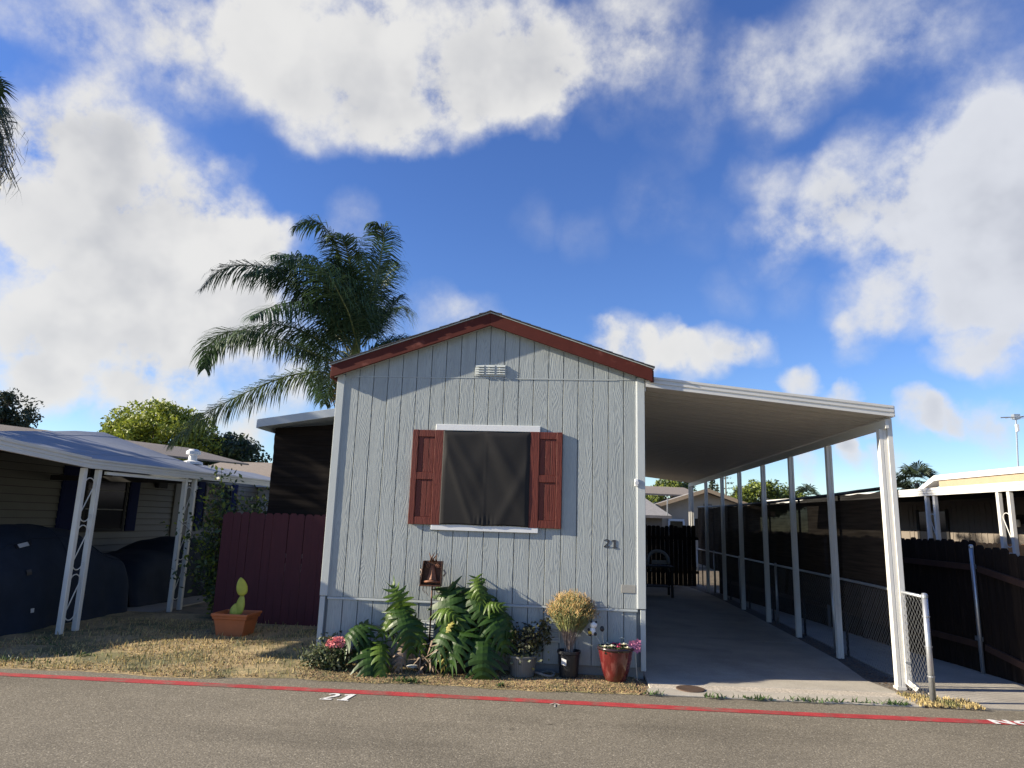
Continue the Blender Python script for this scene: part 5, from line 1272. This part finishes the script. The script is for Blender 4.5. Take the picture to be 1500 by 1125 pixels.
# rusty face sculpture on a stake
mk = thing('face_sculpture', (-1.765, 8.93, .03), 'rusty metal box face with horns on a stake among the philodendron leaves', 'garden sculpture')
fx0, fx1, fz0, fz1, fy = -1.885, -1.645, 1.045, 1.345, 8.93
MB().prism([(fx0-.015, fz0), (fx1-.005, fz0), (fx1, fz1), (fx0+.015, fz1)], fy, fy+.012).build('back_plate', M_RUST, mk)
MB().prism([(fx0-.027, fz0), (fx0-.0155, fz0), (fx0+.0145, fz1), (fx0+.003, fz1)], fy-.075, fy+.012).build('side_plate', M_RUST, mk)
MB().prism([(fx1-.0045, fz0), (fx1+.007, fz0), (fx1+.012, fz1), (fx1+.0005, fz1)], fy-.075, fy+.012).build('side_plate', M_RUST, mk)
MB().box(fx0-.03, fx1+.01, fy-.10, fy+.01, fz0-.012, fz0+.002).build('lower_lip', M_RUST, mk, bevel=.004)
b = MB(); b.add([(-1.785, fy-.02, 1.30), (-1.745, fy-.02, 1.30), (-1.70, fy-.045, 1.10), (-1.83, fy-.045, 1.10), (-1.765, fy-.075, 1.12), (-1.765, fy-.05, 1.29)], [(0, 5, 4, 3), (5, 1, 2, 4), (3, 4, 2)]); b.build('nose', M_RUSTL, mk)
MB().tube([(-1.865+.0, fy-.05, 1.085), (-1.765, fy-.10, 1.098), (-1.66, fy-.05, 1.085)], .014, 8).build('upper_lip', M_RUSTL, mk, smooth=True)
for x in (-1.825, -1.70):
    e = MB(); e.tube([(x+.022*math.cos(t), fy-.03, 1.285+.022*math.sin(t)) for t in np.linspace(0, 6.28, 13)], .006, 6); e.ball((x, fy-.03, 1.285), .010, 8, 6); e.build('eye', M_RUSTL, mk)
for (x, dx, h) in ((-1.80, -.02, .10), (-1.765, .025, .115), (-1.745, .03, .08), (-1.72, .01, .10)):
    MB().tube([(x, fy-.02, 1.33), (x-dx*.6, fy-.03, 1.33+h*.5), (x+dx, fy-.02, 1.345+h)], [.013, .010, .003], 7).build('horn', M_RUST, mk, smooth=True)
for x in (-1.915, -1.615):
    MB().tube([(x, fy-.03, 1.16), (x+(.02 if x < -1.7 else .028), fy-.04, 1.20), (x, fy-.03, 1.24)], .012, 6).build('ear', M_TWIG, mk, smooth=True)
for (x, dz) in ((-1.86, .10), (-1.82, .13), (-1.70, .09), (-1.67, .11)):
    MB().tube([(x, fy-.05, 1.045), (x-.01, fy-.06, 1.045-dz*.6), (x+.025, fy-.06, 1.045-dz)], .004, 5).build('wire_whisker', M_RUST, mk)
MB().tube([(-1.765, fy+.02, .03), (-1.765, fy+.02, 1.3)], .011, 8).build('stake', M_RUST, mk, smooth=True)

# jade bush in a ribbed grey planter
jb = thing('jade_bush', (-.55, 8.84, .03), 'dark bronze succulent bush in a ribbed grey planter beside the philodendron', 'potted plant')
b = MB()
for k in range(40):
    a = 2*math.pi*k/40; r0 = .145+.008*(k % 2)
for k in range(36):
    a = 2*math.pi*k/36; a2 = a+2*math.pi/36*.62
    for (u, v) in ((a, a2),):
        b.add([(-.57+r*math.cos(t), 8.80+r*math.sin(t), z) for (r, z) in ((.15, .03), (.175, .24)) for t in (u, v)], [(0, 1, 3, 2)])
b.lathe([(0, 0), (.142, 0), (.168, .21), (.18, .215), (.18, .235), (.155, .235), (0, .20)], 36, (-.57, 8.80, .03)); b.build('planter', M_STRIPEP, jb)
stems = []; rg = random.Random(12); rgn = np.random.default_rng(12); C = []
b = MB()
for k in range(16):
    a = rg.uniform(0, 6.28); r = rg.uniform(.05, .26); h = rg.uniform(.34, .60); p2 = Vector((-.53+r*math.cos(a), 8.82+r*.7*math.sin(a), h)); b.tube([(-.56, 8.80, .24), (-.55, 8.81, .36), p2], [.02, .016, .008], 6)
    C.append(np.array(p2)+rgn.normal(0, .05, (46, 3)))
b.build('stems', M_WOODY, jb, smooth=True)
V, F = leaf_cloud(np.concatenate(C), .026, rgn, 1.5, -.2)
o = bpy.data.objects.new('foliage', np_mesh('foliage', V-np.array((-.55, 8.84, .03)), F, [M_FOLJ])); COL.objects.link(o); o.parent = jb
C = np.array([-.57, 8.78, .25])+rgn.normal(0, 1, (130, 3))*np.array([.11, .10, .035]); V, F = leaf_cloud(C, .022, rgn, 1.5, 0)
o = bpy.data.objects.new('trailing_foliage', np_mesh('trailing_foliage', V-np.array((-.55, 8.84, .03)), F, [M_FOLP])); COL.objects.link(o); o.parent = jb
wr = MB(); wr.tube([(-.30+.12*math.cos(t), 8.95+.10*math.sin(t), .055+.015*math.sin(2*t)) for t in np.linspace(0, 6.28, 25)], .016, 8)
tag(wr.build('ring_ornament', M_STRIPEP, org=(-.30, 8.95, .03), smooth=True), 'pale looped garden ornament lying by the foundation right of the ribbed planter', 'ornament')
tag(MB().ball((-1.95, 9.0, .045), .06, 12, 8, (1.5, 1, .35)).build('pale_stone', M_WHITEG, org=(-1.95, 9.0, .03), smooth=True), 'pale flat stone on the ground under the left philodendron', 'stone')

# broom shrub in black nursery pot
br = thing('potted_broom', (0, 8.86, .03), 'pencil-stemmed shrub with orange tips in a black nursery pot', 'potted plant')
b = MB(); b.lathe([(0, 0), (.112, 0), (.116, .03), (.136, .265), (.142, .27), (.147, .275), (.147, .305), (.132, .305), (.126, .27), (0, .26)], 26, (0, 8.86, .025)); b.build('pot', M_BLACKP, br)
b = MB(); b.add([(x, 8.86-math.sqrt(max(.0, .1385**2-x*x))-.0015, z) for x, z in ((-.09, .18), (-.03, .17), (-.03, .24), (-.09, .255))], [(0, 1, 2, 3)]); b.build('pot_label', M_LAPW, br)
rg = random.Random(8); tw, ol, tips = MB(), MB(), MB()
for k in range(330):
    a = rg.uniform(0, 6.28); q = math.sqrt(rg.uniform(0, 1)); rx = .31*q; h = .62+.42*math.sqrt(max(0, 1-q*q*.85))*rg.uniform(.8, 1.0)
    p0 = Vector((rg.gauss(0, .018), 8.86+rg.gauss(0, .018), .30)); p2 = Vector((rx*math.cos(a)+.03, 8.86+rx*.8*math.sin(a), h))
    p1 = Vector((p2.x*.42, 8.86+(p2.y-8.86)*.42, .30+(h-.30)*.52))
    if k % 3 == 0: tw.tube([p0, p1], [.0055, .003], 4, False)
    ol.tube([p1, p1.lerp(p2, .55)+Vector((rg.gauss(0, .01), 0, .01)), p2], [.0032, .0028, .0016], 3, False)
    for j in range(4):
        s = p1.lerp(p2, rg.uniform(.25, .9)); d = Vector((rg.gauss(0, .045), rg.gauss(0, .045), rg.uniform(.04, .11))); (ol if j < 3 else tips).tube([s, s+d], [.0026, .0012], 3, False)
    for j in range(3):
        s = p2+Vector((rg.gauss(0, .022), rg.gauss(0, .022), rg.uniform(-.05, .02))); d = Vector((rg.gauss(0, .025), rg.gauss(0, .02), rg.uniform(.01, .05))); tips.tube([s, s+d], [.003, .0015], 3, False)
tw.build('twigs', M_TWIG, br); ol.build('stems', M_OLIVE, br); tips.build('leaf_tips', M_ORANGE, br)

# red glazed pot with flowers, panda stakes, pinwheel
rp = thing('glazed_pot', (.57, 8.76, .025), 'red glazed pot with dark rim filled with cream and magenta flowers', 'potted plant')
MB().lathe([(0, 0), (.115, 0), (.13, .01), (.165, .12), (.20, .28), (.212, .355)], 40, (.57, 8.76, .02)).build('pot', M_GLAZE, rp, smooth=True)
MB().lathe([(.212, .3551), (.222, .36), (.226, .375), (.222, .392), (.205, .395), (.195, .37), (.19, .34), (0, .335)], 40, (.57, 8.76, .02)).build('rim', M_GLAZED, rp, smooth=True)
rg = random.Random(21)
def flower(mb, c, r, n=7, ly=2):
    for l in range(ly):
        for k in range(n):
            a = 2*math.pi*k/n+l*.4+rg.uniform(-.1, .1); rr = r*(1-.3*l); e = .25+.35*l
            d = Vector((math.cos(a), math.sin(a), e)).normalized(); s = Vector((-math.sin(a), math.cos(a), 0)); C_ = Vector(c)
            mb.add([C_, C_+d*rr*.55+s*rr*.32, C_+d*rr+Vector((0, 0, -.1*rr)), C_+d*rr*.55-s*rr*.32], [(0, 1, 2, 3)])
    mb.ball((c[0], c[1], c[2]+.012), r*.22, 7, 5)
for (dx, dy, dz, r, m) in ((-.13, -.08, .04, .05, M_CREAM), (-.05, -.10, .05, .055, M_CREAM), (.10, -.06, .07, .055, M_CREAM), (.14, -.10, .04, .05, M_CREAM), (.02, -.12, .045, .05, M_MAGENTA), (.05, -.03, .06, .05, M_MAGENTA), (-.02, .02, .06, .05, M_MAGENTA), (.08, .05, .12, .045, M_CREAM), (-.1, .04, .05, .05, M_CREAM), (.16, .02, .05, .045, M_MAGENTA)):
    c = (.57+dx, 8.76+dy, .375+dz); b = MB(); flower(b, c, r); b.build('flower', m, rp); MB().tube([(c[0], c[1], .35), c], .004, 5).build('flower_stalk', M_STALK, rp)
rgn = np.random.default_rng(4); C = np.array([.57, 8.76, .395])+rgn.normal(0, 1, (150, 3))*np.array([.09, .09, .015]); V, F = leaf_cloud(C, .022, rgn, 2, 0)
o = bpy.data.objects.new('foliage', np_mesh('foliage', V-np.array((.57, 8.76, .025)), F, [M_FOLS])); COL.objects.link(o); o.parent = rp
pd = thing('panda_stake', (.32, 8.78, .36), 'little black and white panda figure on a wire stake in the red pot', 'garden ornament')
px_, py_, pz_ = .285, 8.75, .60
MB().tube([(.42, 8.78, .36), (.36, 8.77, .48), (px_+.03, py_, pz_-.06)], .004, 5).build('stake', M_GALV, pd)
b = MB(); b.ball((px_, py_, pz_-.02), .045, 12, 9, (.9, .8, 1.1)); b.ball((px_+.015, py_-.01, pz_+.055), .040, 12, 9, (1.1, .9, .95)); b.build('body', M_WHITEG, pd, smooth=True)
for (dx, dz, r) in ((-.015, .092, .014), (.046, .09, .014), (0, .06, .011), (.032, .058, .011), (-.03, -.055, .024), (.035, -.05, .022), (-.045, .0, .018)):
    MB().ball((px_+dx, py_-.022, pz_+dz), r, 8, 6).build('black_patch', M_BLACK, pd, smooth=True)
MB().ball((px_-.03, py_-.03, pz_-.035), .026, 9, 6, (1, .7, .8)).build('bee_charm', M_YEL, pd, smooth=True)
MB().ball((px_+.12, py_+.01, pz_+.01), .033, 10, 7, (.85, .5, 1.05)).build('black_ball', M_BLACK, pd, smooth=True); MB().tube([(.43, 8.78, .36), (px_+.12, py_+.01, pz_)], .003, 5).build('stake', M_GALV, pd)
pw_ = thing('flower_pinwheel', (.82, 8.80, .03), 'pink and lilac flower pinwheel on a stake beside the red pot', 'garden ornament')
MB().tube([(.83, 8.80, .03), (.80, 8.79, .47)], .004, 5).build('stake', M_GALV, pw_)
for (cx_, cz_, r) in ((.765, .45, .062), (.835, .475, .052), (.825, .40, .055)):
    b = MB()
    for k in range(6):
        a = 2*math.pi*k/6+cx_*7; d = Vector((math.cos(a), -.25, math.sin(a))); s = Vector((-math.sin(a), 0, math.cos(a))); C_ = Vector((cx_, 8.765, cz_))
        b.add([C_, C_+d*r*.6+s*r*.33, C_+d*r, C_+d*r*.6-s*r*.33], [(0, 1, 2, 3)])
    b.ball((cx_, 8.755, cz_), r*.2, 7, 5); b.build('petal_wheel', M_LILAC, pw_)

# ------------------------------------------------------------------ ground cover
def blades(name, pts, h0, h1, mats, seed, w=.006, lean=.6, org=(0, 0, 0)):
    rg = np.random.default_rng(seed); n = len(pts); a = rg.uniform(0, 6.28, n); h = rg.uniform(h0, h1, n); l = rg.uniform(0, lean, n)*h
    b2 = rg.uniform(0, 6.28, n); s = np.stack([np.cos(b2), np.sin(b2), 0*b2], 1)*w
    mid = pts+np.stack([np.cos(a)*l*.4, np.sin(a)*l*.4, h*.6], 1); top = pts+np.stack([np.cos(a)*l*1.1, np.sin(a)*l*1.1, h*.9], 1)
    V = np.stack([pts-s, pts+s, mid+s*.7, top, mid-s*.7], 1).reshape(-1, 3); i = np.arange(n)*5
    F = np.concatenate([np.stack([i, i+1, i+2, i+4], 1), np.stack([i+4, i+2, i+3, i+3], 1)])
    me = bpy.data.meshes.new(name); me.from_pydata(V.tolist(), [], [tuple(q) for q in np.stack([i, i+1, i+2, i+4], 1)]+[tuple(q) for q in np.stack([i+4, i+2, i+3], 1)])
    for m in mats: me.materials.append(m)
    mi = rg.integers(0, len(mats), n); me.polygons.foreach_set('material_index', np.concatenate([mi, mi]).astype(np.int32)); me.update()
    o = bpy.data.objects.new(name, me); COL.objects.link(o); stuff(o); return o
def scatter(n, x0, x1, y0f, y1f, seed, zf=lambda x, y: .02):
    rg = np.random.default_rng(seed); x = rg.uniform(x0, x1, n); u = rg.uniform(0, 1, n)**1.15
    ya = np.array([y0f(q) for q in x]); yb = np.array([y1f(q) for q in x]); y = ya+(yb-ya)*u
    return np.stack([x, y, np.array([zf(a, b_) for a, b_ in zip(x, y)])], 1)
P = scatter(21000, -7.7, -3.2, lambda x: road_edge(x)+.02, lambda x: 11.7, 31, lawn_z)
# patchy
pm_ = (np.sin(P[:, 0]*1.1+1.0)*.5+np.sin(P[:, 0]*2.1+P[:, 1]*1.3)+np.sin(P[:, 0]*5.3-P[:, 1]*3.7)+np.sin(P[:, 1]*6.1+P[:, 0]*.7)+np.random.default_rng(8).normal(0, .7, len(P))) > -.35
blades('dry_grass', P[pm_], .006, .030, [M_STRAW, M_STRAW, M_LITTER], 32, lean=1.6)
P2 = scatter(1800, -7.7, -3.2, lambda x: road_edge(x)+.02, lambda x: 11.7, 38, lawn_z); blades('dry_grass', P2, .03, .09, [M_STRAW, M_FOLP], 39)
P = scatter(7000, -3.2, .9, lambda x: road_edge(x)+.01, lambda x: 9.1, 33, lawn_z); blades('dry_grass', P, .005, .022, [M_STRAW, M_LITTER, M_LITTER], 34, lean=1.5)
P = scatter(900, 3.86, 4.55, lambda x: 8.42, lambda x: 9.0-.3*(x-3.9), 35); blades('dry_grass', P, .015, .06, [M_STRAW], 36)
# litter flakes
rgn = np.random.default_rng(41); P = scatter(2600, -3.2, .92, lambda x: road_edge(x)-.05, lambda x: 9.1, 42, lambda x, y: .03); V, F = leaf_cloud(P*np.array([1, 1, 1]), .016, rgn, 1.8, 0)
V[:, 2] = .022+np.abs(V[:, 2]-.03)*.35
o = bpy.data.objects.new('leaf_litter', np_mesh('leaf_litter', V, F, [M_LITTER, M_STRAW], mi=rgn.integers(0, 2, len(F)))); COL.objects.link(o); stuff(o)
P = scatter(1500, 3.9, 4.25, lambda x: 8.9, lambda x: 15, 43, lambda x, y: .02); V, F = leaf_cloud(P, .02, rgn, 1.6, 0); V[:, 2] = .016+np.abs(V[:, 2]-.02)*.5
o = bpy.data.objects.new('leaf_litter', np_mesh('leaf_litter', V, F, [M_LITTER, M_GRAVEL], mi=rgn.integers(0, 2, len(F)))); COL.objects.link(o); stuff(o)
# green weeds along the apron edge and in the lawn
W_ = []
rg = np.random.default_rng(44)
for (cx, cy, n, s) in ((2.07, 8.36, 70, .10), (1.62, 8.33, 35, .07), (2.62, 8.40, 60, .13), (2.95, 8.42, 25, .06), (3.25, 8.44, 30, .10), (3.62, 8.45, 60, .09), (-1.86, 8.30, 90, .10), (-.78, 8.32, 25, .03), (-7.3, 9.55, 120, .12), (-7.0, 9.2, 70, .2), (-6.2, 8.7, 60, .25), (-6.8, 8.3, 90, .3), (.95, 8.32, 25, .06)):
    q = np.stack([rg.normal(cx, s, n), rg.normal(cy, s*.22, n), np.full(n, .02)], 1); W_.append(q)
blades('weeds', np.concatenate(W_), .015, .07, [M_GREENW, M_FOLS], 45, w=.008, lean=1.6)

# settle the planting close to the wall, where the photograph has it
for o_, d_ in ((ph1, .14), (ph2, .21), (jb, .12), (br, .13), (rp, .17), (pd, .17), (pw_, .12), (mk, .06)): o_.location.y += d_
